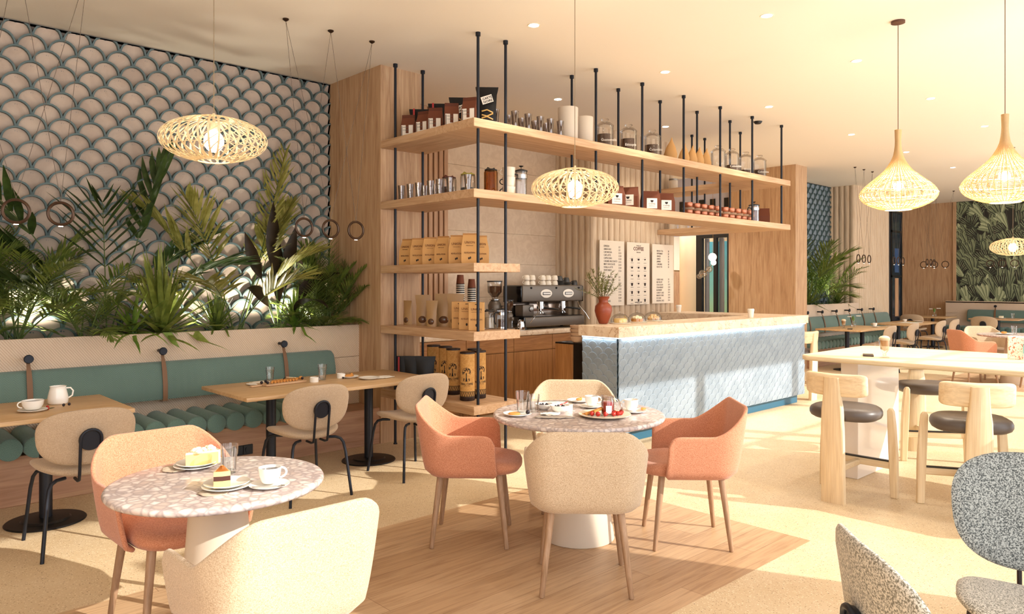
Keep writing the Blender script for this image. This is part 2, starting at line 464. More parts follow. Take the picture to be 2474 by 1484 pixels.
scales(b, -.9, 3.815, 1.0, HC-.012, 6.9, .1065, .211, .1055, .095, .0140, n=14)
struct(b.build('wall_back', [SCALEF, SCALER], smooth=30))
# far stretch of the same wall
b = MB(); b.box(12.65, 15.7, 6.9, 7.0, 0, HC)
scales(b, 12.66, 15.69, 1.0, HC-.012, 6.9, .1065, .211, .1055, .075, .0115, n=8)
SCALEDK = plain('scale_face_blue', '#4c5f68', .4)
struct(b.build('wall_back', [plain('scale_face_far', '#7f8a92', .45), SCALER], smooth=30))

# pillars and the closed side of the room
struct(MB().box(-3.6, -3.5, -.6, 13, 0, HC).build('wall_left', BEIGEP0))
b = MB(); b.box(3.82, 4.27, 5.89, 7.0, 0, HC); struct(b.build('wall_pillar', OAK))
b = MB(); b.box(12.22, 12.65, 5.94, 7.22, 0, HC); struct(b.build('wall_pillar', OAK))

# wall behind the coffee bar: oak slats, plaster panels
b = MB(); b.box(4.27, 5.38, 6.93, 7.0, 0, HC)
x = 4.29
while x < 5.36: b.bbox(x, x+.056, 6.885, 6.93, 0, HC, .004, 1); x += .0755
struct(b.build('wall_bar', SLATOAK))
b = MB()
zz = [0, .93, 1.327, 1.743, 2.135, 2.925, HC]
for i in range(6): b.bbox(5.38, 7.28, 6.92, 7.0, zz[i]+.0015, zz[i+1]-.0015, .003, 1)
b.box(5.38, 7.28, 6.93, 6.99, 0, HC)
struct(b.build('wall_bar', PLASTER))
# half-round slatted block that carries the menus
b = MB(); b.box(7.305, 9.13, 6.30, 7.0, 0, HC)
def halfround(mb, c, axis, r, z0, z1, n=6):
    pts = [(r*math.cos(PI*i/n), r*.62*math.sin(PI*i/n)) for i in range(n+1)]
    if axis == 'y': ol = [(c[0]+p, c[1]-q) for p, q in pts]
    elif axis == '-x': ol = [(c[0]-q, c[1]+p) for p, q in pts]
    mb.prism(ol, z0, z1)
x = 7.28+.058
while x < 9.12: halfround(b, (x, 6.302), 'y', .0545, 0, HC); x += .1158
y = 6.302+.056
while y < 6.92: halfround(b, (7.308, y), '-x', .0535, 0, HC); y += .112
struct(b.build('wall_slatted', PALESLAT, smooth=50))

# far slatted block, window slit, oak wall
b = MB(); b.box(15.72, 18.28, 6.37, 7.6, 0, HC)
x = 15.76
while x < 17.6: halfround(b, (x, 6.372), 'y', .0545, 0, HC); x += .1158
y = 6.41
while y < 6.9: halfround(b, (15.722, y), '-x', .0535, 0, HC); y += .112
struct(b.build('wall_slatted', PALESLAT, smooth=50))
b = MB(); b.cur = 0; b.box(17.62, 18.26, 6.33, 6.37, .56, 3.145)
b.cur = 1; b.box(17.86, 18.06, 6.322, 6.33, .75, 1.62); b.cur = 2; b.box(17.84, 18.08, 6.322, 6.33, 1.75, 2.3)
b.cur = 3
for z in (.56, 1.64, 2.66, 3.10): b.box(17.62, 18.26, 6.31, 6.335, z, z+.045)
b.box(17.62, 17.66, 6.31, 6.335, .56, 3.145); b.box(18.22, 18.26, 6.31, 6.335, .56, 3.145)
struct(b.build('window_1', [plain('dark_pane', '#1b2634', .12), SLATOAK, plain('blue_pane', '#35507a', .3), BLACK]))
struct(MB().box(20.85, 21.0, 5.97, 7.7, 0, HC).build('wall_right', OAK))
struct(MB().box(20.80, 20.85, 5.93, 6.0, 0, HC).build('trim_1', OAK))
struct(MB().box(18.2, 21, 7.6, 7.7, 0, HC).build('wall_end', PLASTER))

# leaf mural wall
m_d = plain('leaf_dark', '#2a2923', .8); m_m = plain('leaf_mid', '#7c8666', .8); m_p = plain('leaf_pale', '#b4bc95', .8); m_o = plain('leaf_olive', '#434a3a', .8)
b = MB(); b.cur = 0; b.box(20.85, 21.0, -.6, 5.97, 0, HC)
rr = random.Random(3); lay = 0
for iz in range(13):
    for iy in range(22):
        cy = 5.95-iy*.205-(iz % 2)*.10+rr.uniform(-.05, .05); cz = 3.45-iz*.225+rr.uniform(-.05, .05); ang = rr.choice([-.9, -.35, .35, .9, 0])+rr.uniform(-.2, .2)
        kind = rr.choice([0, 1, 2, 1, 3])
        for q in range(7):
            a = ang+(q-3)*.11; L = rr.uniform(.42, .52); w = .036
            ux, uz = math.sin(a), math.cos(a); lay += 1
            X_ = 20.848-.00001*lay
            pts = []
            for t, ww in ((0, .3), (.3, .7), (.7, 1.0), (.9, .8), (1.0, .25)):
                pts.append((t*L, ww*w))
            ol = [(cy+ux*t+uz*ww, cz+uz*t-ux*ww) for t, ww in pts]+[(cy+ux*t-uz*ww, cz+uz*t+ux*ww) for t, ww in reversed(pts)]
            ol = [(min(y, 5.93), min(max(z, 1.0), HC-.004)) for y, z in ol]
            b.cur = {0: 0, 1: 1, 2: 2, 3: 3}[kind] if q % 2 else {0: 3, 1: 3, 2: 1, 3: 0}[kind]
            b.add([(X_, y, z) for y, z in ol], [tuple(range(len(ol)))])
            # pale vein
            b.cur = 2; v = .0035
            b.add([(X_-.000005, cy+ux*.02+uz*v, cz+uz*.02-ux*v), (X_-.000005, min(cy+ux*L*.95+uz*v, 5.93), min(cz+uz*L*.95-ux*v, HC-.004)), (X_-.000005, min(cy+ux*L*.95-uz*v, 5.93), min(cz+uz*L*.95+ux*v, HC-.004)), (X_-.000005, cy+ux*.02-uz*v, cz+uz*.02+ux*v)], [(0, 1, 2, 3)])
struct(b.build('wall_right', [m_d, m_m, m_p, m_o], flat=True))

# lounge seen through the opening behind the bar
LAV = plain('lavender_grey_paint', '#b9b8c8', .6); BEIGEP = plain('beige_paint', '#d8bf9d', .9)
struct(MB().box(9.0, 21, 9.8, 9.9, 0, HC).build('wall_lounge', BEIGEP))
struct(MB().box(9.03, 9.13, 7.0, 9.9, 0, HC).build('wall_lounge', BEIGEP))
b = MB()
x = 13.9
while x < 14.52: b.bbox(x, x+.035, 9.76, 9.80, 0, 1.76, .003, 1); x += .05
struct(b.build('trim_2', SLATOAK))
b = MB(); b.cyl((13.55, 8.95), .20, 0, HC, 32); struct(b.build('wall_column', BEIGEP))
b = MB(); b.cur = 0
for y0, y1 in ((7.956, 7.83), (7.577, 7.515), (7.29, 7.22)): b.box(12.28, 12.36, y1, y0, 0, 2.36)
b.box(12.28, 12.36, 7.22, 7.956, 2.36, 2.425)
b.cur = 1; b.box(12.33, 12.36, 7.22, 9.76, 2.425, HC); b.box(12.40, 12.44, 7.76, 7.84, 0, 2.36); b.box(12.40, 12.44, 7.44, 7.53, 0, 2.36)
b.cur = 0
for y0 in (7.32, 7.62, 7.86, 8.3): b.box(12.315, 12.33, y0-.055, y0+.055, 2.62, 3.1)
struct(b.build('window_2', [BLACK, LAV]))
struct(MB().box(12.345, 12.35, 7.22, 7.95, 0, 2.36).build('window_2', glassm('pane_glass', (.93,.97,.98))))
m, nt, bb = new_mat('turquoise_panel'); mp = coords(nt, (1,1,1)); gr = nt.nodes.new('ShaderNodeSeparateXYZ'); nt.links.new(mp.outputs[0], gr.inputs[0])
mul = nt.nodes.new('ShaderNodeMath'); mul.operation = 'MULTIPLY'; mul.inputs[1].default_value = .4; nt.links.new(gr.outputs[2], mul.inputs[0])
rp = ramp(nt, mul.outputs[0], [(.34, '#34403f'), (.36, '#9cc49a'), (.55, '#6fb9b4'), (.9, '#3f9db0')]); nt.links.new(rp.outputs[0], bb.inputs['Base Color']); bb.inputs['Roughness'].default_value = .3
struct(MB().box(13.4, 13.45, 7.2, 8.42, 0, 2.36).build('wall_screen', m))
struct(MB().box(13.2, 21.0, 9.4, 9.5, 2.6, HC).build('wall_lounge', BEIGEP)) if False else None

# street side: piers, sill and head of the window wall the sun comes through
b = MB(); b.box(-3.5, 21.2, -.60, -.45, 3.38, HC+.1); b.box(-3.5, 21.2, -.60, -.45, 0, .12)
for x in (-3.5, .55, 2.0, 7.0, 8.9, 11.0, 13.1, 15.2, 17.3, 19.4, 21.0): b.box(x-.05, x+.05, -.60, -.45, 0, HC)
b.box(3.42, 4.69, -.60, -.45, 0, 2.76)  # added unseen panel, blocks the sun to shade the middle floor
for z in (2.35,): b.box(-3.5, 21.2, -.56, -.52, z, z+.03)
struct(b.build('wall_front', BLACK))
# ------------------------------------------------------------------ hanging shelving
sh = thing('hanging_shelving', 'oak shelving hung on black rods around the coffee bar', 'shelving', (3.82, 4.535, 0))
def sbox(name, boxes, mat, r=.003):
    b = MB()
    for bx in boxes: b.bbox(*[v-o for v, o in zip(bx, (3.82, 3.82, 4.535, 4.535, 0, 0))], r, 1)
    return b.build(name, mat, sh)
def shelf_L(z0, z1):
    a = MB(); a.bbox(0, .50, .5, 1.353, z0, z1, .003, 1); o = a.build('shelf', OAKY, sh)
    a = MB(); a.bbox(0, 5.372, 0, .5, z0, z1, .003, 1); a.build('shelf', OAKX, sh)
    a = MB(); a.bbox(4.872, 5.372, .5, 1.735, z0, z1, .003, 1); a.build('shelf', OAKY, sh)
shelf_L(2.765, 2.835); shelf_L(2.194, 2.264)
for z0, z1 in ((1.595, 1.666), (1.035, 1.108), (.438, .509)):
    a = MB(); a.bbox(0, .514, 0, 1.353, z0, z1, .003, 1); a.build('shelf', OAKY, sh)
def rod(x, y, z0):
    a = MB(); a.cyl((x-3.82, y-4.535), .0125, z0, HC, 12); a.cyl((x-3.82, y-4.535), .021, HC-.03, HC, 12)
    if z0 == 0: a.cyl((x-3.82, y-4.535), .018, 0, .01, 12)
    a.build('rod', DARKMETAL, sh)
for p in ((3.91, 5.78), (4.225, 5.78), (3.91, 4.59), (4.215, 4.59)): rod(*p, 0)
for x in (5.395, 6.12, 6.86, 7.60, 8.33, 9.075): rod(x, 4.6, 2.20); 
for x in (5.395, 6.12, 6.86, 7.60, 8.34): rod(x, 4.91, 2.20)
rod(9.08, 5.19, 2.2); rod(8.766, 5.745, 2.2); rod(9.094, 5.75, 2.2)

# ------------------------------------------------------------------ front counter
ct = thing('bar_counter', 'blue scale-tiled bar counter with cream marble top and glowing light strip', 'counter', (5.266, 4.22, 0))
X0, Y0 = 5.266, 4.22
def cb(name, boxes, mat, r=.003, sm=35):
    b = MB()
    for bx in boxes: b.bbox(bx[0]-X0, bx[1]-X0, bx[2]-Y0, bx[3]-Y0, bx[4], bx[5], r, 1)
    return b.build(name, mat, ct)
cb('countertop', [(5.266, 9.03, 4.22, 4.71, 1.005, 1.103), (8.42, 9.03, 4.71, 6.05, 1.005, 1.103)], CREMA)
def tilewall(nm, W, zl, zh):
    """tiles in a local frame: x along the wall, -y outward"""
    b = MB(); b.cur = 1; b.box(0, W, 0, .02, zl, zh)
    pz, px, r = .0525, .13, .066
    row = 0; z = zh
    while z > zl-r:
        x = (row % 2)*px/2
        while x < W+px:
            pts = [(math.cos(a), math.sin(a)) for a in [-.1*PI+1.2*PI*i/12 for i in range(13)]]
            cl = lambda X_, Z_: (min(max(X_, 0), W), min(max(Z_, zl), zh))
            if x-r < W:
                rng = [r, r-.006]
                vs = []
                for c, s in pts: q = cl(x+r*c, z+r*s); vs.append((q[0], 0, q[1]))
                for c, s in pts: q = cl(x+(r-.004)*c, z+(r-.004)*s); vs.append((q[0], -.0055-.0075*(s+1)/2, q[1]))
                for c, s in pts: q = cl(x+(r-.010)*c, z+(r-.010)*s); vs.append((q[0], -.0068-.0080*(s+1)/2, q[1]))
                bt = cl(x, z-r*1.05); vs.append((bt[0], -.006, bt[1]))
                n = 13; area = max(v[0] for v in vs)-min(v[0] for v in vs)
                if area > .004 and max(v[2] for v in vs)-min(v[2] for v in vs) > .004:
                    b.cur = 1; b.add(vs, [(i, i+1, n+i+1, n+i) for i in range(n-1)])
                    b.cur = 0; b.add(vs, [(n+i, n+i+1, 2*n+i+1, 2*n+i) for i in range(n-1)]); b.add(vs, [tuple(range(2*n, 3*n))+(3*n,)])
            x += px
        z -= pz; row += 1
    return b
o = tilewall('f', 3.70, .115, 1.005).build('tiled_front', [TILE, TILED], ct, smooth=25); o.location = (5.325-X0, 4.28-Y0, 0)
o = tilewall('l', .42, .115, 1.005).build('tiled_side', [TILE, TILED], ct, smooth=25); o.location = (5.325-X0, 4.70-Y0, 0); o.rotation_euler = (0, 0, -PI/2)
cb('cabinet_body', [(5.346, 9.02, 4.301, 4.70, .115, 1.003), (8.5, 9.02, 4.70, 6.0, .02, 1.003)], CABOAK)
cb('kick_plate', [(5.40, 8.985, 4.345, 4.37, 0, .114), (5.40, 5.425, 4.37, 4.7, 0, .114), (8.96, 8.985, 4.37, 6.0, 0, .114)], KICKB)
cb('light_strip', [(5.30, 9.02, 4.25, 4.262, .992, 1.0045), (5.295, 5.307, 4.27, 4.69, .992, 1.0045)], emit('cool_strip', (.75, .9, 1.0), 1.7), .001)
def areal(name, loc, sx, sy, power, c, rot=(0,0,0), parent=None, spread=PI):
    l = bpy.data.lights.new(name, 'AREA'); l.shape = 'RECTANGLE'; l.size = sx; l.size_y = sy; l.energy = power; l.color = c; l.spread = spread
    o = bpy.data.objects.new(name, l); COL.objects.link(o); o.location = loc; o.rotation_euler = rot
    if parent: o.parent = parent
    return o
areal('strip_light', (7.17-X0, 4.256-Y0, .99), 3.6, .012, 3.5, (.78, .92, 1), (R(12), 0, 0), ct)
areal('strip_light', (5.301-X0, 4.52-Y0, .99), 0.012, .46, .6, (.78, .92, 1), (0, R(12), 0), ct)

# low open unit at the counter's end
un = thing('under_counter_cabinet', 'low oak and black cabinet behind the left end of the blue counter', 'cabinet', (5.42, 4.95, 0))
b = MB(); b.bbox(0, .03, -.025, .21, 0, .895, .002, 1); b.bbox(.03, .6, .19, .21, 0, .895, .002, 1); b.build('side_panel', CABOAK, un)
b = MB(); b.bbox(0.0, .6, -.22, .21, .896, .91, .002, 1); b.bbox(.012, .6, -.22, -.027, .0, .895, .002, 1); b.build('black_body', BLACKG, un)

# ------------------------------------------------------------------ back bar
bk = thing('back_bar_worktop', 'cream marble worktop along the plaster wall under the coffee machine', 'worktop', (4.4, 6.26, 0))
b = MB(); b.bbox(0, 2.88, 0, .655, .885, .94, .004, 2); b.build('worktop_slab', CREMA, bk)
def cabinet(x0, x1, label):
    c = thing('base_cabinet', label, 'cabinet', (x0, 6.28, 0))
    w_ = x1-x0
    b = MB(); b.box(.004, w_-.004, .02, .58, .08, .884); b.box(.004, w_-.004, .06, .56, 0, .08); b.build('cabinet_body', CABOAK, c)
    b = MB(); b.bbox(.003, w_-.003, 0, .019, .70, .878, .002, 1); b.build('drawer_front', CABOAKX, c)
    b = MB(); b.bbox(.003, w_-.003, 0, .019, .085, .694, .002, 1); b.build('door', CABOAK, c)
for x0, x1, l in ((4.45, 5.18, 'oak base cabinet nearest the slatted wall, mostly behind the cork-coloured canisters'), (5.18, 5.90, 'oak base cabinet just right of the corner shelving rods'), (5.90, 6.55, 'oak base cabinet below the left part of the coffee machine'), (6.55, 7.25, 'oak base cabinet at the right end of the back worktop')): cabinet(x0, x1, l)

# ------------------------------------------------------------------ banquettes, planters
def planter(name, label, x0, x1, y0=6.27, y1=6.895):
    p = thing(name, label, 'planter', (x0, y0, 0)); W = x1-x0; D = y1-y0
    b = MB()
    for z0, z1 in ((.0, .334), (.337, .792), (.795, 1.10)): b.bbox(0, W, 0, .04, z0, z1, .002, 1)
    b.build('front_panel', RIB, p)
    b = MB(); b.box(0, W, .04, .05, 0, 1.095); b.box(0, W, .04, D, .93, .94); b.build('liner', plain(name+'_liner', '#c9b39a', .9), p)
    b = MB(); 
    n = 40; m_ = 8; vs = []; fs = []
    for i in range(n+1):
        for j in range(m_+1):
            xx = W*i/n; yy = .05+(D-.05)*j/m_; vs.append((xx, yy, 1.02+.02*mnoise.noise(Vector((xx*4, yy*4, 2)))))
    for i in range(n):
        for j in range(m_): a = i*(m_+1)+j; fs.append((a, a+m_+1, a+m_+2, a+1))
    b.add(vs, fs); o = b.build('soil', SOIL, p); o['kind'] = 'stuff'
    return p
planter('planter_box', 'long ribbed plaster planter full of palms behind the near green bench', -1.2, 3.82)
planter('planter_box', 'plaster planter with palms behind the far green bench', 12.65, 15.70)
def back_profile(h0=.585, h1=.875):
    # side outline (y, z) of the back cushion, y grows towards the wall
    return [(.0, h0+.02), (.005, h0), (.12, h0-.01), (.14, h0), (.14, h1-.01), (.125, h1), (.075, h1), (.045, h1-.02), (.02, h1-.09), (.0, h0+.12)]
def banquette(label, x0, x1, xr, bx0, bx1, knobs, y_face=5.90, r=.0745, detail=True, frame='x'):
    t = thing('banquette', label, 'bench', (x0, y_face, 0)); 
    b = MB(); b.bbox(0, x1-x0, 0, .37, 0, .336, .004, 1); b.build('base', BASEWOOD, t)
    x = xr[0]
    while x < xr[1]+.001:
        b = MB(); n = 20
        M_ = Matrix.Translation((x-x0, -.15, .336+r)) @ Matrix.Rotation(-PI/2, 4, 'X')
        b.lathe([(0, 0), (r*.9, 0), (r*.985, .006), (r, .02), (r, .50), (0, .50)], n, (0,0,0), M_)
        b.build('seat_roll', TEALP, t, smooth=60); x += 2*r+.0005
    pr = back_profile(); b = MB(); n = len(pr); L = bx1-bx0
    vs = []
    for xx, s in ((0, .85), (.012, .96), (.03, 1.0), (L-.03, 1.0), (L-.012, .96), (L, .85)):
        for y, z in pr:
            cy, cz = .07, .73
            vs.append((bx0-x0+xx, .225+cy+(y-cy)*s, cz+(z-cz)*s))
    fs = []
    for k in range(5):
        for i in range(n): j = (i+1) % n; fs.append((k*n+i, k*n+j, (k+1)*n+j, (k+1)*n+i))
    fs += [tuple(range(n)), tuple(range(5*n, 6*n))]
    b.add(vs, fs); b.build('backrest', TEAL, t, smooth=40)
    for kx in knobs:
        b = MB(); M_ = Matrix.Translation((kx-x0, .33, .962)) @ Matrix.Rotation(PI/2, 4, 'X')
        b.lathe([(0, -.04), (.013, -.04), (.013, .045), (.028, .05), (.031, .056), (.031, .066), (.027, .071), (0, .071)], 20, (0,0,0), M_); b.build('knob', DARKMETAL, t)
        b = MB(); pts = [(kx-x0, .30, .955), (kx-x0, .275, .90), (kx-x0, .262, .875), (kx-x0, .236, .80), (kx-x0, .217, .70), (kx-x0, .216, .61), (kx-x0, .222, .575), (kx-x0, .30, .565)]
        vs = []; fs = []
        for i, p in enumerate(pts):
            q = pts[min(i+1, len(pts)-1)]; o_ = pts[max(i-1, 0)]; tt = Vector(q)-Vector(o_); nn = Vector((0, tt.z, -tt.y)).normalized()
            if nn.y > 0: nn = -nn
            hw = .010+.008*min(1, i/3)
            vs += [(p[0]-hw, p[1], p[2]), (p[0]+hw, p[1], p[2]), (p[0]+hw, p[1]+nn.y*.004, p[2]+nn.z*.004), (p[0]-hw, p[1]+nn.y*.004, p[2]+nn.z*.004)]
        for i in range(len(pts)-1):
            for k in range(4): a = i*4+k; c = i*4+(k+1) % 4; fs.append((a, c, c+4, a+4))
        fs += [(0, 1, 2, 3), (len(vs)-4, len(vs)-3, len(vs)-2, len(vs)-1)]
        b.add(vs, fs); b.build('strap', STRAP, t)
    return t
bn = banquette('green roll-cushion bench with strapped backrest beside the near oak pillar', -1.2, 3.82, (-.90, 3.34), -1.0, 3.49, (-.0, 1.07, 1.976, 2.997))
b = MB(); b.bbox(3.70, 3.775, -.012, 0, .105, .185, .004, 1); b.bbox(3.79, 3.865, -.012, 0, .105, .185, .004, 1)
outlet = MB(); outlet.bbox(2.425, 2.505, 5.888, 5.90, .10, .18, .003, 1); outlet.bbox(2.507, 2.587, 5.888, 5.90, .10, .18, .003, 1)
for xx in (2.465, 2.547): outlet.lathe([(.0, 0), (.021, 0), (.024, .003), (.024, .006), (0, .006)], 16, (0,0,0), Matrix.Translation((xx, 5.888, .14)) @ Matrix.Rotation(PI/2, 4, 'X'))
tag(outlet.build('wall_socket', BLACK), 'black double power socket on the wooden base of the near bench', 'socket')
banquette('long green bench with six strap knobs, beyond the second oak pillar', 12.65, 17.1, (12.74, 17.03), 12.7, 17.04, (13.18, 13.78, 14.40, 15.00, 15.61, 16.22))
# bench on the mural wall runs along y
t = banquette('green bench with one strap under the dark leaf mural', 0, 3.9, (.1, 3.8), .5, 3.8, (1.08, 3.1)); t.location = (20.25-.37+.0, 6.0, 0); t.rotation_euler = (0, 0, -PI/2)
p = planter('planter_ledge', 'pale plaster ledge under the dark leaf mural', 0, 4.2, 0, .60); p.location = (20.25, 6.0, 0); p.rotation_euler = (0, 0, -PI/2)
for c in list(p.children):
    if c.name.startswith('soil'): bpy.data.objects.remove(c)
b = MB(); b.bbox(0, 4.2, 0.0, .6, 1.055, 1.085, .003, 1); b.build('ledge_top', PLASTER, p)
p.scale = (1, 1, .975)
# ------------------------------------------------------------------ tub chairs
def smooth01(t): t = max(0, min(1, t)); return t*t*(3-2*t)
def tub_chair(mat, label):
    t = thing('tub_chair', label, 'chair')
    # shell: s runs from the left arm tip round the back to the right arm tip
    NS, NT = 56, 10
    def plan(s, w, yb, yf, rc):
        """point at arc fraction s of a U: straight arm, rounded corner, back"""
        La = (yf-yb-rc); Lc = rc*PI/2; Lb = 2*w-2*rc; tot = 2*La+2*Lc+Lb; d = s*tot
        if d < La: return (-w, yf-d)
        d -= La
        if d < Lc: a = d/rc; return (-w+rc-rc*math.cos(a), yb+rc-rc*math.sin(a))
        d -= Lc
        if d < Lb: return (-w+rc+d, yb)
        d -= Lb
        if d < Lc: a = d/rc; return (w-rc+rc*math.sin(a), yb+rc-rc*math.cos(a))
        d -= Lc
        return (w, yb+rc+d)
    vs = []; fs = []
    for i in range(NS+1):
        s = i/NS; u = abs(s-.5)*2               # 0 centre back, 1 arm tip
        bx, by = plan(s, .248, -.235, .165, .11)
        tx, ty = plan(s, .292, -.265, .150, .12)
        k = max(0, min(1, (.62-u)/(.62-.26))); k = .2*k+.8*smooth01(k)
        ztop = .655+.155*k-.004*(1-k)*max(0, u-.7)
        zb = .408
        fr = max(0, (u-.90)/.10)
        ztop -= .055*(1-math.sqrt(max(0, 1-fr*fr)))
        # the back leans out, arms flare
        lean = -.038*k
        for j in range(NT+1):
            v = j/NT; q = v**.62
            x = bx+(tx-bx)*q; y = by+(ty+lean-by)*q
            z = zb+(ztop-zb)*v
            if j == 0: x *= .90; y = -.04+(y+.04)*.90
            vs.append((x, y, z))
    for i in range(NS):
        for j in range(NT):
            a = i*(NT+1)+j; fs.append((a, a+NT+1, a+NT+2, a+1))
    # outward rolled lip on the arms
    lip = MB(); lip.add(vs, fs)
    o = lip.build('shell', mat, t, smooth=80)
    md = o.modifiers.new('thick', 'SOLIDIFY'); md.thickness = .020; md.offset = 0
    md = o.modifiers.new('round', 'BEVEL'); md.width = .0085; md.segments = 2; md.limit_method = 'ANGLE'; md.angle_limit = R(50)
    # seat pan with waterfall front
    b = MB(); n = 44; rows = []; vs = []; fs = []
    def sp(k):
        a = 2*PI*k/n; c, s_ = math.cos(a), math.sin(a); ex = 3.2
        return (abs(c)**(2/ex)*(1 if c >= 0 else -1)*.238, abs(s_)**(2/ex)*(1 if s_ >= 0 else -1)*.262+.035)
    for q, z in ((0, .405), (.8, .408), (.93, .418), (1.0, .442), (1.0, .462), (.97, .478), (.85, .488), (.5, .482), (0, .476)):
        if q == 0: rows.append([len(vs)]); vs.append((0, .035, z)); continue
        row = []
        for k in range(n): x, y = sp(k); row.append(len(vs)); vs.append((x*q, .035+(y-.035)*q, z-(.012*((y-.035)/.26)**2 if y > .035 and z > .45 else 0)))
        rows.append(row)
    for a, c in zip(rows[:-1], rows[1:]):
        for i in range(n):
            j = (i+1) % n
            if len(a) == 1: fs.append((a[0], c[j], c[i]))
            elif len(c) == 1: fs.append((a[i], a[j], c[0]))
            else: fs.append((a[i], a[j], c[j], c[i]))
    b.add(vs, fs); b.build('seat', mat, t, smooth=70)
    for sx in (-1, 1):
        for sy in (-1, 1):
            b = MB(); b.tube([(sx*.165, sy*.165, .42), (sx*.190, sy*.190, .21), (sx*.213, sy*.213, .004), (sx*.2135, sy*.2135, 0)], [.0195, .0165, .0125, .010], 12); b.build('leg', LEGOAK, t, smooth=60)
    return t
q = PI/4
def face(deg): return R(deg)-PI/2
many(lambda l: tub_chair(CORAL, l), [
    ((2.817, 3.36, 0), face(-45), 'coral tub armchair left of the round table by the hanging shelves'),
    ((3.71, 2.475, 0), face(135), 'coral tub armchair right of the middle round table, in front of the blue counter'),
    ((1.15, 3.40, 0), face(-88), 'coral tub armchair at the nearest round table with the cake slices'),
    ((12.60, 3.34, 0), face(-45), 'coral tub armchair at the distant round table, beyond the bar table')], 'coral tub armchairs')
many(lambda l: tub_chair(CREAMF, l), [
    ((2.807, 2.474, 0), face(45), 'beige tub armchair seen from behind, in front of the middle round table'),
    ((3.72, 3.36, 0), face(-135), 'beige tub armchair on the far side of the middle round table'),
    ((1.10, 2.37, 0), face(90), 'cream tub armchair in the bottom left foreground with its back to us'),
    ((13.49, 3.36, 0), face(-135), 'beige tub armchair behind the distant round table'),
    ((12.62, 2.47, 0), face(45), 'beige tub armchair with its back to the bar table at the distant round table'),
    ((13.5, 2.47, 0), face(135), 'cream tub armchair at the right edge by the distant round table')], 'beige tub armchairs')

# ------------------------------------------------------------------ felt bistro chairs
def bistro_chair(fab, label, bw=.50, bh=.315, bz=.645, metal=DARKMETAL, sw=.46, name='bistro_chair', dz=0):
    t = thing(name, label, 'chair')
    b = MB(); b.pad(sw, .43, .045, ex=2.8, bend=.035, sag=-.004, taper=.04, M=Matrix.Translation((0, .02, .445+dz))); b.build('seat', fab, t, smooth=60)
    # back pad, stands in the XZ plane, slightly reclined; its flat faces look along y
    M_ = Matrix.Translation((0, -.225, bz)) @ Matrix.Rotation(R(8), 4, 'X') @ Matrix.Rotation(PI/2, 4, 'X')
    b = MB(); b.pad(bw, bh, .032, ex=2.7, bend=-.055, taper=.05, dome=.2, M=M_); b.build('backrest', fab, t, smooth=60)
    b = MB(); M2 = Matrix.Translation((0, -.2475, bz-.012)) @ Matrix.Rotation(R(8)+PI/2, 4, 'X')
    b.lathe([(0, -.006), (.056, -.006), (.060, -.002), (.060, .008), (.057, .012), (0, .012)], 28, (0,0,0), M2); b.build('back_disc', metal, t)
    zt = bz-.012
    def yb(z): return -.262-(z-zt)*math.tan(R(8))
    arc_ = [(.052*math.cos(a), zt+.052*math.sin(a)+.006) for a in [PI*i/10 for i in range(11)]]
    pts = [(.052, -.13, .405+dz), (.052, -.20, .402+dz), (.052, -.228, .412+dz), (.052, -.236, .44)]+[(x, yb(z), z) for x, z in arc_]+[(-.052, -.236, .44), (-.052, -.228, .412+dz), (-.052, -.20, .402+dz), (-.052, -.13, .405+dz)]
    b = MB(); b.tube(pts, .0085, 8); b.build('back_support', metal, t, smooth=60)
    for sx in (-1, 1):
        for sy in (-1, 1):
            fx, fy = sx*.2325, .0+sy*.25
            pts = [(sx*.10, sy*.13, .412+dz), (sx*.15, sy*.165, .413+dz), (sx*.178, sy*.19, .402+dz), (sx*.192, sy*.205, .375+dz), (sx*.203, sy*.217, .31), (fx, fy, 0)]
            b = MB(); b.tube(pts, .0105, 8); b.build('leg', metal, t, smooth=60)
    return t
many(lambda l: bistro_chair(FELT, l), [
    ((1.09, 4.845, 0), face(90), 'beige felt bistro chair at the near wooden table with the milk jug'),
    ((2.51, 4.85, 0), face(90), 'beige felt bistro chair in front of the wooden board of pastries'),
    ((3.42, 4.85, 0), face(90), 'beige felt bistro chair at the right end of the wooden table, beside the hanging shelves'),
    ((12.95, 4.85, 0), face(90), 'bistro chair in the distance, leftmost of the far row along the green bench'),
    ((14.00, 4.85, 0), face(90), 'bistro chair in the distance, second from the left of the far row'),
    ((15.45, 4.85, 0), face(90), 'bistro chair in the distance, third from the left of the far row'),
    ((16.25, 4.85, 0), face(90), 'bistro chair in the distance, fourth from the left, just left of the far coral armchair'),
    ((18.25, 6.05, 0), face(0), 'bistro chair seen from behind in front of the oak wall at the far end'),
    ((18.25, 4.62, 0), face(0), 'bistro chair seen from behind below the leaf mural')], 'felt bistro chairs')
bw_ = bistro_chair(TWEED, 'grey tweed lounge chair facing us at the right edge', .54, .43, .655, plain('brown_black_metal', '#2a1c1c', .4), .52, 'tweed_chair', -.065)
for c in bw_.children:
    if c.name.startswith('seat'): c.data.materials[0] = SANDTW; c['label'] = 'sand-coloured tweed seat'
bw_.location = (3.05, .60, 0); bw_.rotation_euler[2] = face(197)
g2 = bistro_chair(SANDTW, 'sand and black tweed chair with its back to us in the bottom right corner', .54, .43, .675, DARKMETAL, .52, 'tweed_chair', -.04); g2.location = (1.985, .545, 0); g2.rotation_euler[2] = face(-47)

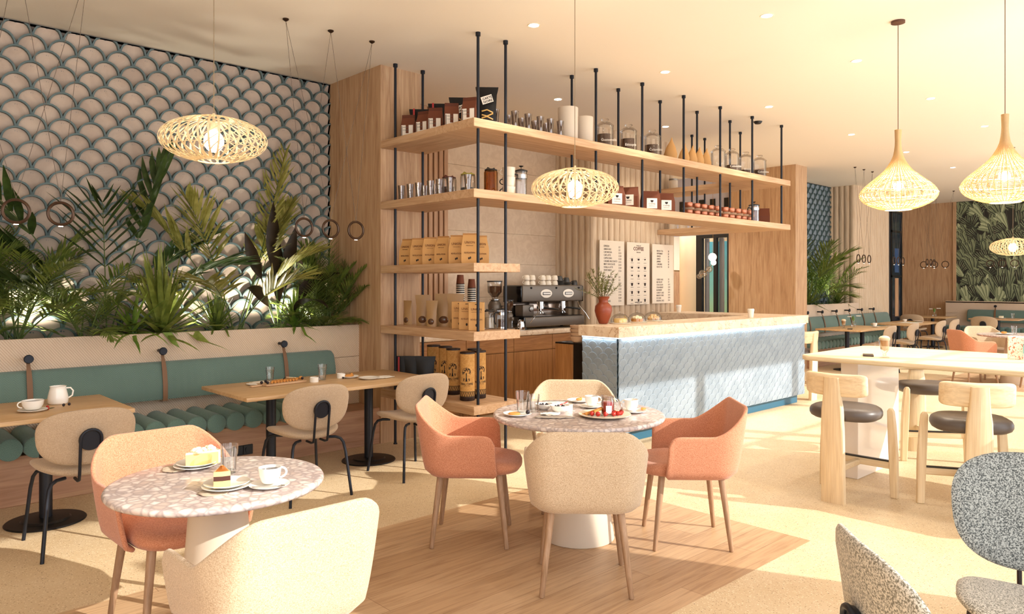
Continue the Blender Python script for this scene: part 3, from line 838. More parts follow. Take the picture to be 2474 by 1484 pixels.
# ------------------------------------------------------------------ tables
def round_table(R_, label):
    t = thing('round_table', label, 'table')
    b = MB(); b.lathe([(0, .705), (R_-.02, .705), (R_-.006, .709), (R_, .717), (R_, .725), (R_-.005, .733), (R_-.015, .735), (0, .735)], 72); b.build('tabletop', COBBLE, t, smooth=50)
    b = MB(); k = R_/.5
    b.lathe([(0, 0), (.205*k, 0), (.21*k, .006), (.165*k, .32), (.135*k, .62), (.13*k, .704), (0, .704)], 48); b.build('pedestal', plain('pedestal_'+str(R_), '#d9cbb8', .6), t, smooth=50)
    return t
for c, R_, l in (((1.13, 2.89, 0), .40, 'small round marble table in the left foreground'), ((3.272, 2.926, 0), .505, 'round cobble-pattern marble table between the coral and beige armchairs'), ((13.06, 2.92, 0), .505, 'distant round marble table beyond the bar table')):
    round_table(R_, l).location = c
def bench_table(x0, x1, y0, y1, cols, label, rz=0):
    t = thing('bistro_table', label, 'table', ((x0+x1)/2, (y0+y1)/2, 0)); w_, d_ = (x1-x0)/2, (y1-y0)/2
    b = MB(); b.bbox(-w_, w_, -d_, d_, .692, .72, .006, 2); b.build('tabletop', TABLEOAK if w_ > d_ else OAKY, t)
    for cx, cy in cols:
        cx -= (x0+x1)/2; cy -= (y0+y1)/2
        b = MB(); b.cyl((cx, cy), .037, .02, .69, 20); b.bbox(cx-.12, cx+.12, cy-.12, cy+.12, .68, .692, .002, 1); b.build('column', DARKMETAL, t)
        b = MB(); b.lathe([(0, 0), (.224, 0), (.226, .004), (.22, .010), (.14, .014), (.13, .024), (.05, .03), (0, .03)], 48, (cx, cy, 0)); b.build('base_disc', BLACK, t)
    return t
bench_table(-.25, 1.43, 4.98, 5.78, [(1.03, 5.41), (.15, 5.41)], 'oak bistro table with black columns holding the milk jug and cup')
bench_table(2.10, 3.73, 4.88, 5.70, [(2.52, 5.41), (3.39, 5.41)], 'oak bistro table with black columns laid with pastries and two waters')
bench_table(12.55, 14.10, 4.98, 5.75, [(12.98, 5.38), (13.62, 5.38)], 'distant oak table with an orchid and a latte beside the far green bench')
bench_table(14.95, 16.6, 4.98, 5.75, [(15.35, 5.38), (16.2, 5.38)], 'distant oak table with a magazine, second along the far green bench')
bench_table(18.75, 19.55, 5.55, 6.35, [(19.15, 5.95)], 'distant oak table with an orchid in front of the oak wall')
bench_table(18.75, 19.55, 4.15, 5.10, [(19.15, 4.62)], 'distant oak table with cake and glass below the leaf mural')

# high bar table
t = thing('bar_table', 'pale wooden high table with rounded corners on white slab legs', 'table', (6.2, 1.35, 0))
def rr_outline(x0, x1, y0, y1, r, n=8):
    o = []
    for cx, cy, a0 in ((x1-r, y1-r, 0), (x0+r, y1-r, PI/2), (x0+r, y0+r, PI), (x1-r, y0+r, 1.5*PI)):
        o += [(cx+r*math.cos(a0+PI/2*i/n), cy+r*math.sin(a0+PI/2*i/n)) for i in range(n+1)]
    return o
b = MB(); b.prism(rr_outline(-.65, .65, -1.55, 1.33, .10), .905, .945); o = b.build('tabletop', ASHY, t); md = o.modifiers.new('r', 'BEVEL'); md.width = .012; md.segments = 3; md.limit_method = 'ANGLE'; md.angle_limit = R(50)
WG = plain('white_gloss', '#e9e0d6', .12, coat=.6)
for y in (.97+.06, -1.2):
    b = MB(); b.bbox(-.42, .42, y-.065, y+.065, 0, .904, .004, 1); b.build('slab_leg', WG, t)

def bar_stool(label):
    t = thing('bar_stool', label, 'stool')
    b = MB(); b.pad(.46, .42, .085, ex=2.5, sag=.0, taper=-.08, M=Matrix.Translation((0, .0, .60))); b.build('seat', LEATHER, t, smooth=60)
    # rear slab leg widening in the middle, carries the backrest
    prof = [(0, .077), (.3, .076), (.5, .074), (.64, .069), (.72, .058), (.78, .054), (.86, .05)]
    b = MB(); vs = []; fs = []
    for z, hw in prof:
        y = -.22-.02*(z/.86)
        for (sx, sy) in ((-1, -.018), (-.85, -.026), (.85, -.026), (1, -.018), (1, .018), (.85, .026), (-.85, .026), (-1, .018)): vs.append((sx*hw, y+sy, z))
    for i in range(len(prof)-1):
        for k in range(8): a = i*8+k; c = i*8+(k+1) % 8; fs.append((a, c, c+8, a+8))
    fs += [tuple(range(8)), tuple(range(len(vs)-8, len(vs)))]
    b.add(vs, fs); b.build('rear_leg', ASH, t, smooth=50)
    b = MB(); M_ = Matrix.Translation((0, -.225, .805)) @ Matrix.Rotation(PI/2+R(6), 4, 'X'); b.pad(.42, .155, .05, ex=8, bend=-.05, dome=0, M=M_); b.build('backrest', ASHX, t, smooth=50)
    for sx in (-1, 1):
        b = MB(); vs = []; fs = []
        pr = [(0, .024, .24), (.3, .028, .232), (.5, .026, .222), (.605, .022, .215), (.625, .012, .214)]
        for z, hw, x in pr:
            for dx, dy in ((-1, -1), (1, -1), (1, 1), (-1, 1)): vs.append((sx*(x+.01)+dx*hw, .19+dy*hw*.8, z))
        for i in range(len(pr)-1):
            for k in range(4): a = i*4+k; c = i*4+(k+1) % 4; fs.append((a, c, c+4, a+4))
        fs += [(0, 1, 2, 3), (16, 17, 18, 19)]
        b.add(vs, fs); o = b.build('front_leg', ASH, t, smooth=30); md = o.modifiers.new('r', 'BEVEL'); md.width = .006; md.segments = 2
    b = MB(); b.bbox(-.225, .225, .175, .205, .20, .25, .005, 1); b.bbox(-.02, .02, -.2, .18, .195, .235, .005, 1); b.build('footrest', ASHX, t)
    b = MB(); b.bbox(-.215, .215, .172, .208, .25, .258, .002, 1); b.build('foot_strip', BLACK, t)
    return t
many(bar_stool, [((5.28, 2.19, 0), face(0), 'pale bar stool at the near left end of the high table'),
    ((5.43, 1.47, 0), face(28), 'pale bar stool in front of the high table, just above the grey tweed chair'),
    ((6.99, 2.22, 0), face(218), 'pale bar stool on the far side of the high table'),
    ((9.32, 4.52, 0), face(90), 'pale bar stool standing at the right end of the blue counter')], 'pale wooden bar stools')
# ------------------------------------------------------------------ slatted oval pendants
BULB = emit('warm_bulb', (1, .88, .68), 30)
SLATL = plain('lit_pale_slat', '#f0cf90', .55)
m_, nt_, b_ = new_mat('glowing_rattan'); SHADE = m_
b_.inputs['Base Color'].default_value = col('#e3b877'); b_.inputs['Roughness'].default_value = .6
b_.inputs['Subsurface Weight'].default_value = 0
TRL = bpy.data.materials.new('translucent_slat'); TRL.use_nodes = True
def translucent(mat, c, k=.5):
    nt = mat.node_tree; b = nt.nodes['Principled BSDF']; b.inputs['Base Color'].default_value = col(c); b.inputs['Roughness'].default_value = .6
    out = [n for n in nt.nodes if n.type == 'OUTPUT_MATERIAL'][0]
    t = nt.nodes.new('ShaderNodeBsdfTranslucent'); t.inputs[0].default_value = col(c)
    mx = nt.nodes.new('ShaderNodeMixShader'); mx.inputs[0].default_value = k
    nt.links.new(b.outputs[0], mx.inputs[1]); nt.links.new(t.outputs[0], mx.inputs[2]); nt.links.new(mx.outputs[0], out.inputs[0])
translucent(TRL, '#faeccc', .45); translucent(SHADE, '#f2d8a6', .5)
def point(name, loc, power, r=.04, c=(1, .88, .68), parent=None):
    l = bpy.data.lights.new(name, 'POINT'); l.energy = power; l.shadow_soft_size = r; l.color = c
    o = bpy.data.objects.new(name, l); COL.objects.link(o); o.location = loc
    if parent: o.parent = parent
    return o
def oval_pendant(label, drop=1.2, W=.302, Hh=.125):
    t = thing('slatted_pendant', label, 'pendant lamp')
    def prof(a): # a from -1 bottom to 1 top
        th = a*1.30
        return W*math.cos(th)**.9, Hh*math.sin(th)/math.sin(1.30)
    for tw, nm, k in ((.0, 'outer_slats', 1.0), (.55, 'inner_slats', .965)):
        b = MB(); N = 34 if nm == 'outer_slats' else 28
        for i in range(N):
            a0 = 2*PI*i/N; vs = []; fs = []; n = 16
            for j in range(n+1):
                s = -1+2*j/n; r, z = prof(s); r *= k; an = a0+tw*math.sin(s*1.57)
                hw = .0060 if nm == 'outer_slats' else .0046
                for dw, dr in ((-hw, 0), (hw, 0), (hw, -.0022), (-hw, -.0022)):
                    ta = an+dw/max(r, .03); vs.append(((r+dr)*math.cos(ta), (r+dr)*math.sin(ta), z*k))
            for j in range(n):
                for q_ in range(4): a = j*4+q_; c = j*4+(q_+1) % 4; fs.append((a, c, c+4, a+4))
            b.add(vs, fs)
        b.build(nm, TRL, t, flat=True)
    b = MB(); r, z = prof(1); b.torus((0, 0, z), r, .005); b.torus((0, 0, -z), r, .005); r2, z2 = prof(.35); b.torus((0,0,z2*.97), r2*.965, .002, 48, 4); b.torus((0,0,-z2*.97), r2*.965, .002, 48, 4)
    b.cyl((0, 0), .008, z-.02, z+.03); b.tube([(-r, 0, z), (r, 0, z)], .003, 6); b.build('hoop', TRL, t)
    b = MB(); b.cyl((0, 0), .022, .045, .10, 16); b.build('lamp_holder', plain('lamp_holder', '#d9c9a8', .4), t)
    b = MB(); b.sphere((0, 0, -.01), .056, 20, 12, (1, 1, 1.15)); b.build('bulb', BULB, t)
    b = MB(); b.cyl((0, 0), .0025, z, drop, 6); b.cyl((0, 0), .03, drop-.012, drop, 16); b.build('cable', plain('pendant_cable', '#8d7a5e', .6), t)
    point('pendant_light', (0, 0, .0), 85, .058, (1, .85, .58), parent=t)
    return t
def place_oval(x, y, z, label):
    o = oval_pendant(label, HC-z); o.location = (x, y, z); o['group'] = 'slatted oval pendants'
place_oval(1.686, 4.378, 2.347, 'large slatted oval pendant lamp glowing in front of the scale-clad wall')
place_oval(3.80, 3.43, 2.158, 'slatted oval pendant lamp hanging above the middle round table')
place_oval(13.1, 2.97, 2.05, 'small distant slatted oval pendant lamp in front of the leaf mural')

# ------------------------------------------------------------------ woven drop pendants
def woven_pendant(label, drop):
    t = thing('woven_pendant', label, 'pendant lamp')       # origin at the neck's top
    P_ = [(.022, 0), (.021, -.03), (.019, -.09), (.021, -.14), (.032, -.20), (.056, -.26), (.10, -.32), (.155, -.37), (.215, -.42), (.258, -.46), (.276, -.50), (.272, -.53), (.245, -.56), (.20, -.59), (.14, -.612), (.095, -.622)]
    import itertools
    # resample
    pts = []
    for (r0, z0), (r1, z1) in zip(P_[:-1], P_[1:]):
        for k in range(3): f = k/3; pts.append((r0+(r1-r0)*f, z0+(z1-z0)*f))
    pts.append(P_[-1])
    b = MB(); N = 44
    for i in range(N):
        a = 2*PI*i/N; b.tube([(r*math.cos(a), r*math.sin(a), z) for r, z in pts[::2]+[pts[-1]]], .0032, 4)
    b.build('ribs', SHADE, t, flat=True)
    b = MB()
    # weave: thin rings
    z = -.002
    def rad(z):
        for (r0, z0), (r1, z1) in zip(P_[:-1], P_[1:]):
            if z1 <= z <= z0: f = (z-z0)/(z1-z0); return r0+(r1-r0)*f
        return P_[-1][0]
    L = 0; i = 0
    while z > -.615:
        r = rad(z); dense = z > -.30
        b.torus((0, 0, z), r+(.0012 if i % 2 else -.0012), .0019, 44, 3); i += 1
        z -= .0042 if dense else .0092
    b.build('weave', SHADE, t, flat=True)
    b = MB()
    for z in (-.352, -.43, -.50, -.565): b.torus((0, 0, z), rad(z)+.001, .0035, 48, 6)
    b.torus((0, 0, -.622), .095, .006, 40, 6); b.build('hoop', plain('pale_hoop', '#f6e6c0', .6), t)
    b = MB(); b.sphere((0, 0, -.44), .036, 16, 10); b.build('bulb', BULB, t)
    b = MB(); b.cyl((0, 0), .0028, -.40, drop, 6); b.build('cable', plain('brown_cable', '#6a4630', .6), t)
    b = MB(); b.lathe([(0, drop-.03), (.012, drop-.03), (.05, drop-.018), (.05, drop), (0, drop)], 24); b.build('ceiling_rose', plain('brown_rose', '#5a3826', .5), t)
    point('pendant_light', (0, 0, -.49), 46, .05, parent=t)
    return t
for i, (x, y, z, l) in enumerate(((6.14, 2.153, 2.70, 'woven rattan drop pendant above the high bar table, the left one'), (6.13, 1.437, 2.70, 'woven rattan drop pendant at the right edge, its cable leaving the top of the view'))):
    o = woven_pendant(l, HC-z); o.location = (x, y, z); o['group'] = 'woven drop pendants'

# ------------------------------------------------------------------ ring pendants on crossing wires
BRONZE = plain('bronze_ring', '#4a382c', .28, .8); WIRE = plain('wire', '#5a4a3c', .5)
RL = emit('ring_led', (1, .9, .75), 5)
def rings(xs, y, zc, rot=False, cx=None, labels=(), spread=.388, group='ring pendants on crossing wires'):
    mid = (xs[0]+xs[-1])/2
    mounts = [mid-spread, mid, mid+spread]
    pairs = [(0, 1), (0, 2), (1, 2)]
    for i, x in enumerate(xs):
        t = thing('ring_pendant', labels[i], 'pendant lamp', (x, y, 0) if not rot else (y, x, 0), PI/2 if rot else 0, group)
        sg = 1
        b = MB(); b.torus((0, 0, zc), .070, .0095, 36, 8, axis='y'); b.build('ring', BRONZE, t)
        b = MB(); b.bbox(-.013, .013, -.005, .005, zc-.083, zc-.0785, .001, 1); b.build('light_bar', RL, t)
        for m_i in pairs[i]:
            b = MB(); b.tube([(0, 0, zc+.078), (mounts[m_i]-x, 0, HC-.015)], .0016, 5); b.build('wire', WIRE, t)
        b = MB(); b.lathe([(0, HC-.022), (.008, HC-.02), (.024, HC-.008), (.024, HC), (0, HC)], 16, (mounts[i]-x, 0, 0)); b.build('ceiling_rose', BRONZE, t)
rings([2.776, 3.008, 3.242], 5.37, 1.942, labels=['ring pendant before the scale wall, leftmost of the three near the oak pillar', 'ring pendant in the middle of the three beside the oak pillar', 'ring pendant in front of the oak pillar, rightmost of its three'])
rings([.634, .866, 1.104], 5.37, 1.942, labels=['ring pendant beyond the left edge over the near bench', 'ring pendant in front of the palms at the far left', 'ring pendant in front of the palms, second from the left edge'])
rings([13.43, 13.67, 13.91], 5.37, 1.942, labels=['small distant ring pendant, leftmost of three before the pale slatted block', 'small distant ring pendant, middle of three in front of the pale slatted block', 'small distant ring pendant, rightmost of three in front of the pale slatted block'])
rings([15.11, 15.34, 15.58], 5.37, 1.942, labels=['tiny ring pendant before the dark slit window, on its left', 'tiny ring pendant before the dark slit window, on its right', 'tiny ring pendant between the slit window and the oak end wall'])
rings([16.95, 17.18, 17.38], 5.37, 1.942, labels=['tiny ring pendant seen nearly edge-on before the oak end wall, leftmost', 'tiny ring pendant seen nearly edge-on before the oak end wall, middle', 'tiny ring pendant seen nearly edge-on before the oak end wall, rightmost'])
rings([5.43, 5.65, 5.87], 18.3, 1.925, True, labels=['tiny wide-looking ring pendant before the oak end wall, the rightmost', 'tiny wide-looking ring pendant before the oak end wall, between its two neighbours', 'tiny wide-looking ring pendant before the oak end wall, the leftmost'])
rings([4.12, 4.34, 4.56], 18.3, 1.925, True, labels=['tiny ring pendant before the leaf mural, rightmost of three', 'tiny ring pendant before the leaf mural, middle of three', 'tiny ring pendant before the leaf mural, leftmost of three'])

# ------------------------------------------------------------------ downlights
DL = emit('downlight_led', (1, .96, .88), 25); DRIM = plain('downlight_rim', '#efe0c6', .6)
def downlight(label):
    t = thing('downlight', label, 'ceiling light')
    b = MB(); b.lathe([(.038, HC-.001), (.050, HC-.004), (.052, HC-.001)], 24); b.build('trim_ring', DRIM, t)
    b = MB(); b.lathe([(0, HC-.003), (.038, HC-.003), (.038, HC-.001), (0, HC-.001)], 24); b.build('lens', DL, t)
    return t
spots = [(4.127, 4.161, 'recessed ceiling downlight nearest the camera, left of the bar rods'), (5.283, 2.795, 'recessed ceiling downlight near the top edge, right of centre'), (5.968, 4.213, 'recessed ceiling downlight over the front edge of the counter, above the glass jars'),
    (5.982, 5.652, 'recessed ceiling downlight behind the left rods, above the tall white canister'), (6.958, 2.797, 'recessed ceiling downlight just left of the first woven pendant'), (8.023, 4.219, 'recessed ceiling downlight near the tops of the right-hand rods'),
    (8.051, 5.676, 'recessed ceiling downlight behind the rods, above the paper cone bags'), (8.974, 2.806, 'recessed ceiling downlight between the two woven pendants'), (10.344, 4.23, 'recessed ceiling downlight left of the woven pendant neck, over the second pillar'),
    (11.069, 2.822, 'recessed ceiling downlight close to the neck of the right woven pendant'), (12.35, 4.21, 'small recessed downlight just right of the first woven pendant'), (14.6, 4.21, 'smallest recessed downlight, above the far oak wall')]
many(downlight, [((x, y, 0), 0, l) for x, y, l in spots], 'recessed ceiling downlights')
for x, y, l in spots:
    s = bpy.data.lights.new('downlight_beam', 'SPOT'); s.energy = 70; s.spot_size = R(95); s.spot_blend = .8; s.shadow_soft_size = .03; s.color = (1, .92, .80)
    o = bpy.data.objects.new('downlight_beam', s); COL.objects.link(o); o.location = (x, y, HC-.02)
for x, y, l in ((8.65, 4.7, 'black smoke detector on the ceiling behind the rightmost rods'), (11.25, 2.05, 'black smoke detector on the ceiling beside the right woven pendant')):
    b = MB(); b.lathe([(0, -.03), (.035, -.03), (.05, -.012), (.055, 0), (0, 0)], 24); o = b.build('smoke_detector', BLACK); o.location = (x, y, HC); tag(o, l, 'smoke detector', 'smoke detectors')

# ------------------------------------------------------------------ planter uplights
def uplight(label):
    t = thing('planter_uplight', label, 'spotlight')
    b = MB(); b.cyl((0, 0), .03, 0, .05, 16); b.build('housing', BLACK, t)
    b = MB(); b.cyl((0, 0), .025, .0505, .053, 16); b.build('lens', DL, t)
    return t
ups = [(1.21, 6.60, 'uplight in the planter at the far left, behind the feathery palm'), (2.33, 6.56, 'uplight in the planter behind the big spiky dracaena'), (2.98, 6.52, 'uplight in the planter right of the tall yellow-green palm'), (3.42, 6.60, 'uplight in the planter close to the oak pillar'), (14.6, 6.6, 'uplight in the far planter')]
many(uplight, [((x, y, 1.02), 0, l) for x, y, l in ups], 'planter uplights')
for x, y, l in ups:
    s = bpy.data.lights.new('uplight_beam', 'SPOT'); s.energy = 42; s.spot_size = R(140); s.spot_blend = .6; s.shadow_soft_size = .03; s.color = (1, .92, .75)
    o = bpy.data.objects.new('uplight_beam', s); COL.objects.link(o); o.location = (x, y, 1.09); o.rotation_euler = (R(180-8), 0, 0)

for x, y in ((10.6, 8.4), (13.6, 7.9), (15.6, 8.6), (12.9, 9.0)):  # added spots without fixtures, only to brighten the lounge
    s = bpy.data.lights.new('lounge_fill', 'SPOT'); s.energy = 260; s.spot_size = R(150); s.spot_blend = .8; s.shadow_soft_size = .08; s.color = (1, .93, .84)
    o = bpy.data.objects.new('lounge_fill', s); COL.objects.link(o); o.location = (x, y, HC-.03)
# ------------------------------------------------------------------ bubble chandelier in the lounge
t = thing('bubble_chandelier', 'cluster of glass bubbles with one glowing globe beyond the bar opening', 'pendant lamp', (11.9, 7.35, 0))
b = MB(); b.sphere((-.02, 0, 1.98), .075, 16, 10); b.sphere((0, -.01, 1.88), .05, 14, 8); b.build('glowing_globe', emit('globe', (1, .9, .7), 2.5), t)
b = MB(); b.sphere((0, .08, 1.76), .06, 14, 8); b.sphere((-.03, .19, 1.68), .075, 14, 8); b.sphere((-.03, .27, 1.63), .05, 14, 8); b.build('glass_bubble', glassm('bubble_glass', (.95,.9,.82), base=.15), t)
b = MB(); b.cyl((0, 0), .003, 2.05, HC, 6); b.tube([(0, 0, 1.9), (0, .08, 1.76), (-.03, .25, 1.64)], .006, 6); b.build('stem', plain('brass', '#a57d45', .3, .9), t)
# ------------------------------------------------------------------ plants
def leafmat(name, c1, c2):
    m = bpy.data.materials.new(name); m.use_nodes = True; nt = m.node_tree; b = nt.nodes['Principled BSDF']
    mp = coords(nt, (1,1,1)); n = noise(nt, mp, 9, 3); r = ramp(nt, n.outputs[0], [(.35, c1), (.65, c2)])
    nt.links.new(r.outputs[0], b.inputs['Base Color']); b.inputs['Roughness'].default_value = .38
    out = [q for q in nt.nodes if q.type == 'OUTPUT_MATERIAL'][0]
    t = nt.nodes.new('ShaderNodeBsdfTranslucent'); nt.links.new(r.outputs[0], t.inputs[0])
    mx = nt.nodes.new('ShaderNodeMixShader'); mx.inputs[0].default_value = .3
    nt.links.new(b.outputs[0], mx.inputs[1]); nt.links.new(t.outputs[0], mx.inputs[2]); nt.links.new(mx.outputs[0], out.inputs[0]); return m
L_DK = leafmat('leaf_dark_green', '#2c3d1c', '#4a6130'); L_MD = leafmat('leaf_mid_green', '#55662c', '#839242'); L_OL = leafmat('leaf_olive', '#66742e', '#9aa450'); L_YL = leafmat('leaf_yellow_green', '#86863c', '#b8b266'); L_BR = leafmat('leaf_bronze', '#241d14', '#3a2d1e'); L_LT = leafmat('leaf_light_green', '#59792b', '#8fa648')
STEM = plain('palm_stem', '#4a5a26', .6)
def leaf(mb, p, d, L, w, droop, up=Vector((0,0,1)), seg=4, shape=(.35, 1, .95, .6, .04), fold=.25):
    """one blade from P along D, bending down"""
    d = d.normalized(); side = d.cross(up)
    side = side.normalized() if side.length > 1e-3 else Vector((1,0,0))
    vs = []; fs = []; q = p.copy(); dd = d.copy()
    for i in range(seg+1):
        ww = w*shape[min(int(i*(len(shape)-1)/seg), len(shape)-1)]
        nrm = side.cross(dd).normalized()
        vs += [(q-side*ww/2-nrm*ww*fold)[:], q[:], (q+side*ww/2-nrm*ww*fold)[:]]
        dd = (dd+Vector((0, 0, -droop/seg))).normalized(); q = q+dd*L/seg
    for i in range(seg): a = i*3; fs += [(a, a+1, a+4, a+3), (a+1, a+2, a+5, a+4)]
    mb.add(vs, fs)
def frond(lf, st, base, az, el, L, droop, ll, lw, n=20, rr=None, vee=.9, tipd=.5, start=.3):
    d = Vector((math.cos(az)*math.cos(el), math.sin(az)*math.cos(el), math.sin(el))); q = Vector(base); pts = [q.copy()]; ds = [d.copy()]
    S = 14
    for i in range(S):
        d = (d+Vector((0, 0, -droop/S*(i/S+.25)*1.6))).normalized(); q = q+d*L/S; pts.append(q.copy()); ds.append(d.copy())
    st.tube(pts, [.006*(1-.8*i/S)+.001 for i in range(S+1)], 5, cap=False)
    for i in range(n):
        f = start+(1-start)*i/(n-1); k = f*S; i0 = min(int(k), S-1); p = pts[i0].lerp(pts[i0+1], k-i0); dd = ds[i0]
        side = dd.cross(Vector((0, 0, 1))).normalized(); up = side.cross(dd)
        for sg in (-1, 1):
            env = math.sin(PI*min(1, (.18+.82*(f-start)/(1-start)))**.8)*.75+.35
            ang = vee*(1-.55*(f-start)/(1-start))
            dl = dd*math.cos(ang)+side*sg*math.sin(ang)+up*.22+Vector((rr.uniform(-.08, .08), rr.uniform(-.08, .08), rr.uniform(-.08, .08)))
            leaf(lf, p, dl, ll*env*rr.uniform(.9, 1.1), lw, tipd*rr.uniform(.7, 1.3), seg=3, shape=(.4, 1, .8, .05))
def confine(mb, y1=6.84, y0=6.20, zlow=1.12, x1=99):
    for i, v in enumerate(mb.v):
        x, y, z = v
        if y > y1: y = y1-(y-y1)*.15
        if x > x1: x = x1-(x-x1)*.15
        if z < zlow and y < 6.335: z = max(z, 1.105) if y > 6.24 else z
        if z < 1.03: z = 1.03 if y > 6.26 else z
        mb.v[i] = (x, y, z)
def palm(label, x, y, h, fr, ll, lw, mat, seed, n=20, droop=.9, el=(1.05, 1.5), azr=(0, 2*PI), stems=None, z0=1.03, name='palm_plant', tipd=.5, x1=3.80, vee=.9, y1=6.84):
    rr = random.Random(seed); lf = MB(); st = MB()
    for i in range(fr):
        az = azr[0]+(azr[1]-azr[0])*(i+.5*rr.random())/fr; e = rr.uniform(*el)
        bx = x+rr.uniform(-.05, .05); by = y+rr.uniform(-.04, .04)
        frond(lf, st, (bx, by, z0-.01), az, e, h*rr.uniform(.75, 1.1), droop*rr.uniform(.7, 1.3), ll, lw, n, rr, vee=vee, tipd=tipd)
    for m in (lf, st):
        for i, v in enumerate(m.v): pass
        confine(m, x1=x1, y1=y1)
    t = thing(name, label, 'plant', (x, y, z0), group=None)
    for m in (lf, st): m.v = [(a-x, b_-y, c-z0) for a, b_, c in m.v]
    lf.build('foliage', mat, t, smooth=60); st.build('stems', STEM, t, smooth=60); return t
def kentia(label, x, y, specs, ll, lw, mat, seed, n=11, name='kentia_palm', x1=3.80):
    rr = random.Random(seed); lf = MB(); st = MB()
    for az, e, L, dr in specs: frond(lf, st, (x+rr.uniform(-.03, .03), y+rr.uniform(-.03, .03), 1.02), R(az), R(e), L, dr, ll, lw, n, rr, vee=.75, tipd=.45, start=.55)
    t = thing(name, label, 'plant', (x, y, 1.03))
    for m in (lf, st): confine(m, x1=x1); m.v = [(a-x, b_-y, c-1.03) for a, b_, c in m.v]
    lf.build('foliage', mat, t, smooth=60); st.build('stems', STEM, t, smooth=60); return t
def dracaena(label, x, y, n, L, w, mat, seed, elr=(.25, 1.5), droop=.7, name='dracaena_plant', x1=3.80):
    rr = random.Random(seed); lf = MB(); st = MB()
    for i in range(n):
        az = i*2.4+rr.uniform(-.2, .2); f = i/n; e = elr[0]+(elr[1]-elr[0])*f+rr.uniform(-.1, .1)
        leaf(lf, Vector((x, y, 1.05+.10*f)), Vector((math.cos(az)*math.cos(e), math.sin(az)*math.cos(e), math.sin(e))), L*rr.uniform(.75, 1.1), w, droop*(1.3-f)*rr.uniform(.6, 1.3), seg=6, shape=(.7, 1, 1, .9, .7, .4, .03), fold=.18)
    st.tube([(x, y, 1.01), (x, y, 1.17)], .014, 8)
    t = thing(name, label, 'plant', (x, y, 1.03))
    for m in (lf, st): confine(m, x1=x1); m.v = [(a-x, b_-y, c-1.03) for a, b_, c in m.v]
    lf.build('foliage', mat, t, smooth=60); st.build('stem', STEM, t); return t
def broadleaf(label, x, y, specs, mat, seed, name='broadleaf_plant'):
    rr = random.Random(seed); lf = MB(); st = MB()
    for az, e, L0, L, w, dr in specs:
        az, e = R(az), R(e); d = Vector((math.cos(az)*math.cos(e), math.sin(az)*math.cos(e), math.sin(e)))
        p0 = Vector((x, y, 1.02)); p1 = p0+d*L0; st.tube([p0, p0.lerp(p1, .5), p1], .007, 6)
        leaf(lf, p1, d, L, w, dr, up=Vector((.25, -.9, .35)) if abs(d.z) > .7 else Vector((0, 0, 1)), seg=8, shape=(.1, .55, .85, 1, 1, .9, .65, .35, .03), fold=.12)
    t = thing(name, label, 'plant', (x, y, 1.03))
    for m in (lf, st): confine(m, x1=3.80); m.v = [(a-x, b_-y, c-1.03) for a, b_, c in m.v]
    lf.build('foliage', mat, t, smooth=60); st.build('stems', STEM, t); return t
kentia('tall dark palm whose two big fronds reach up the scale wall at the left', 1.70, 6.58, [(192, 60, 1.85, .55), (2, 76, 1.62, .35), (205, 44, 1.25, .8), (-12, 52, 1.25, .9), (172, 58, 1.35, .8), (12, 62, 1.30, .9), (250, 78, 1.15, .5)], .46, .058, L_DK, 4, 9)
palm('feathery bushy palm at the left edge of the near planter', 1.02, 6.50, 1.05, 13, .27, .018, L_MD, 5, n=24, droop=.9, el=(.8, 1.45))
palm('low feathery palm spilling over the planter between the tall dark palm and the spiky dracaena', 1.50, 6.42, .72, 11, .22, .016, L_MD, 6, n=20, droop=1.0, el=(.5, 1.3))
palm('feathery palm partly beyond the left edge', .60, 6.5, 1.0, 10, .28, .018, L_MD, 15, n=22, droop=1.0, el=(.7, 1.4))
dracaena('small pale-leaved arching plant beside the big spiky dracaena', 1.80, 6.34, 26, .42, .030, L_LT, 7, (.2, 1.2), 1.3, name='spider_plant')
dracaena('big spiky dracaena in the middle of the near planter', 2.04, 6.40, 70, .68, .046, L_OL, 8, (.12, 1.5), .40)
dracaena('small spiky dracaena between the big dracaena and the yellow palm', 2.50, 6.44, 52, .34, .030, L_MD, 9, (.1, 1.5), .35)
kentia('tall yellow-green palm with wide feathered fronds left of the dark broadleaf plant', 2.70, 6.55, [(172, 66, 1.45, .75), (200, 72, 1.30, .5), (20, 70, 1.35, .6), (-30, 62, 1.1, .9), (150, 48, 1.0, .8), (230, 52, .95, .9), (-60, 55, .9, .9)], .40, .034, L_YL, 10, 16, name='palm_plant')
kentia('slender yellow palm shoot reaching up beside the ring pendants', 2.80, 6.62, [(12, 74, 1.80, -.05), (5, 70, 1.35, .3)], .36, .030, L_YL, 11, 16, name='palm_plant')
broadleaf('dark bronze broadleaf plant with upright leaves near the oak pillar', 3.10, 6.50, [(95, 86, .55, .70, .17, .05), (20, 78, .45, .62, .15, .2), (185, 72, .55, .45, .15, .3), (-30, 62, .35, .50, .15, 1.2), (215, 58, .32, .42, .13, 1.3), (-70, 50, .3, .45, .14, 1.6), (60, 80, .3, .6, .15, .1)], L_BR, 12)
dracaena('small dracaena lit from behind, right of the dark broadleaf plant', 3.20, 6.38, 46, .36, .030, L_LT, 13, (.1, 1.45), .7)
palm('fine-leaved palm against the oak pillar at the end of the near planter', 3.56, 6.48, .86, 20, .20, .016, L_MD, 14, n=24, droop=.8, el=(.9, 1.5))
palm('low fern-like palm under the fine-leaved one at the end of the near planter', 3.45, 6.40, .5, 16, .18, .014, L_MD, 34, n=18, droop=.8, el=(.5, 1.4))
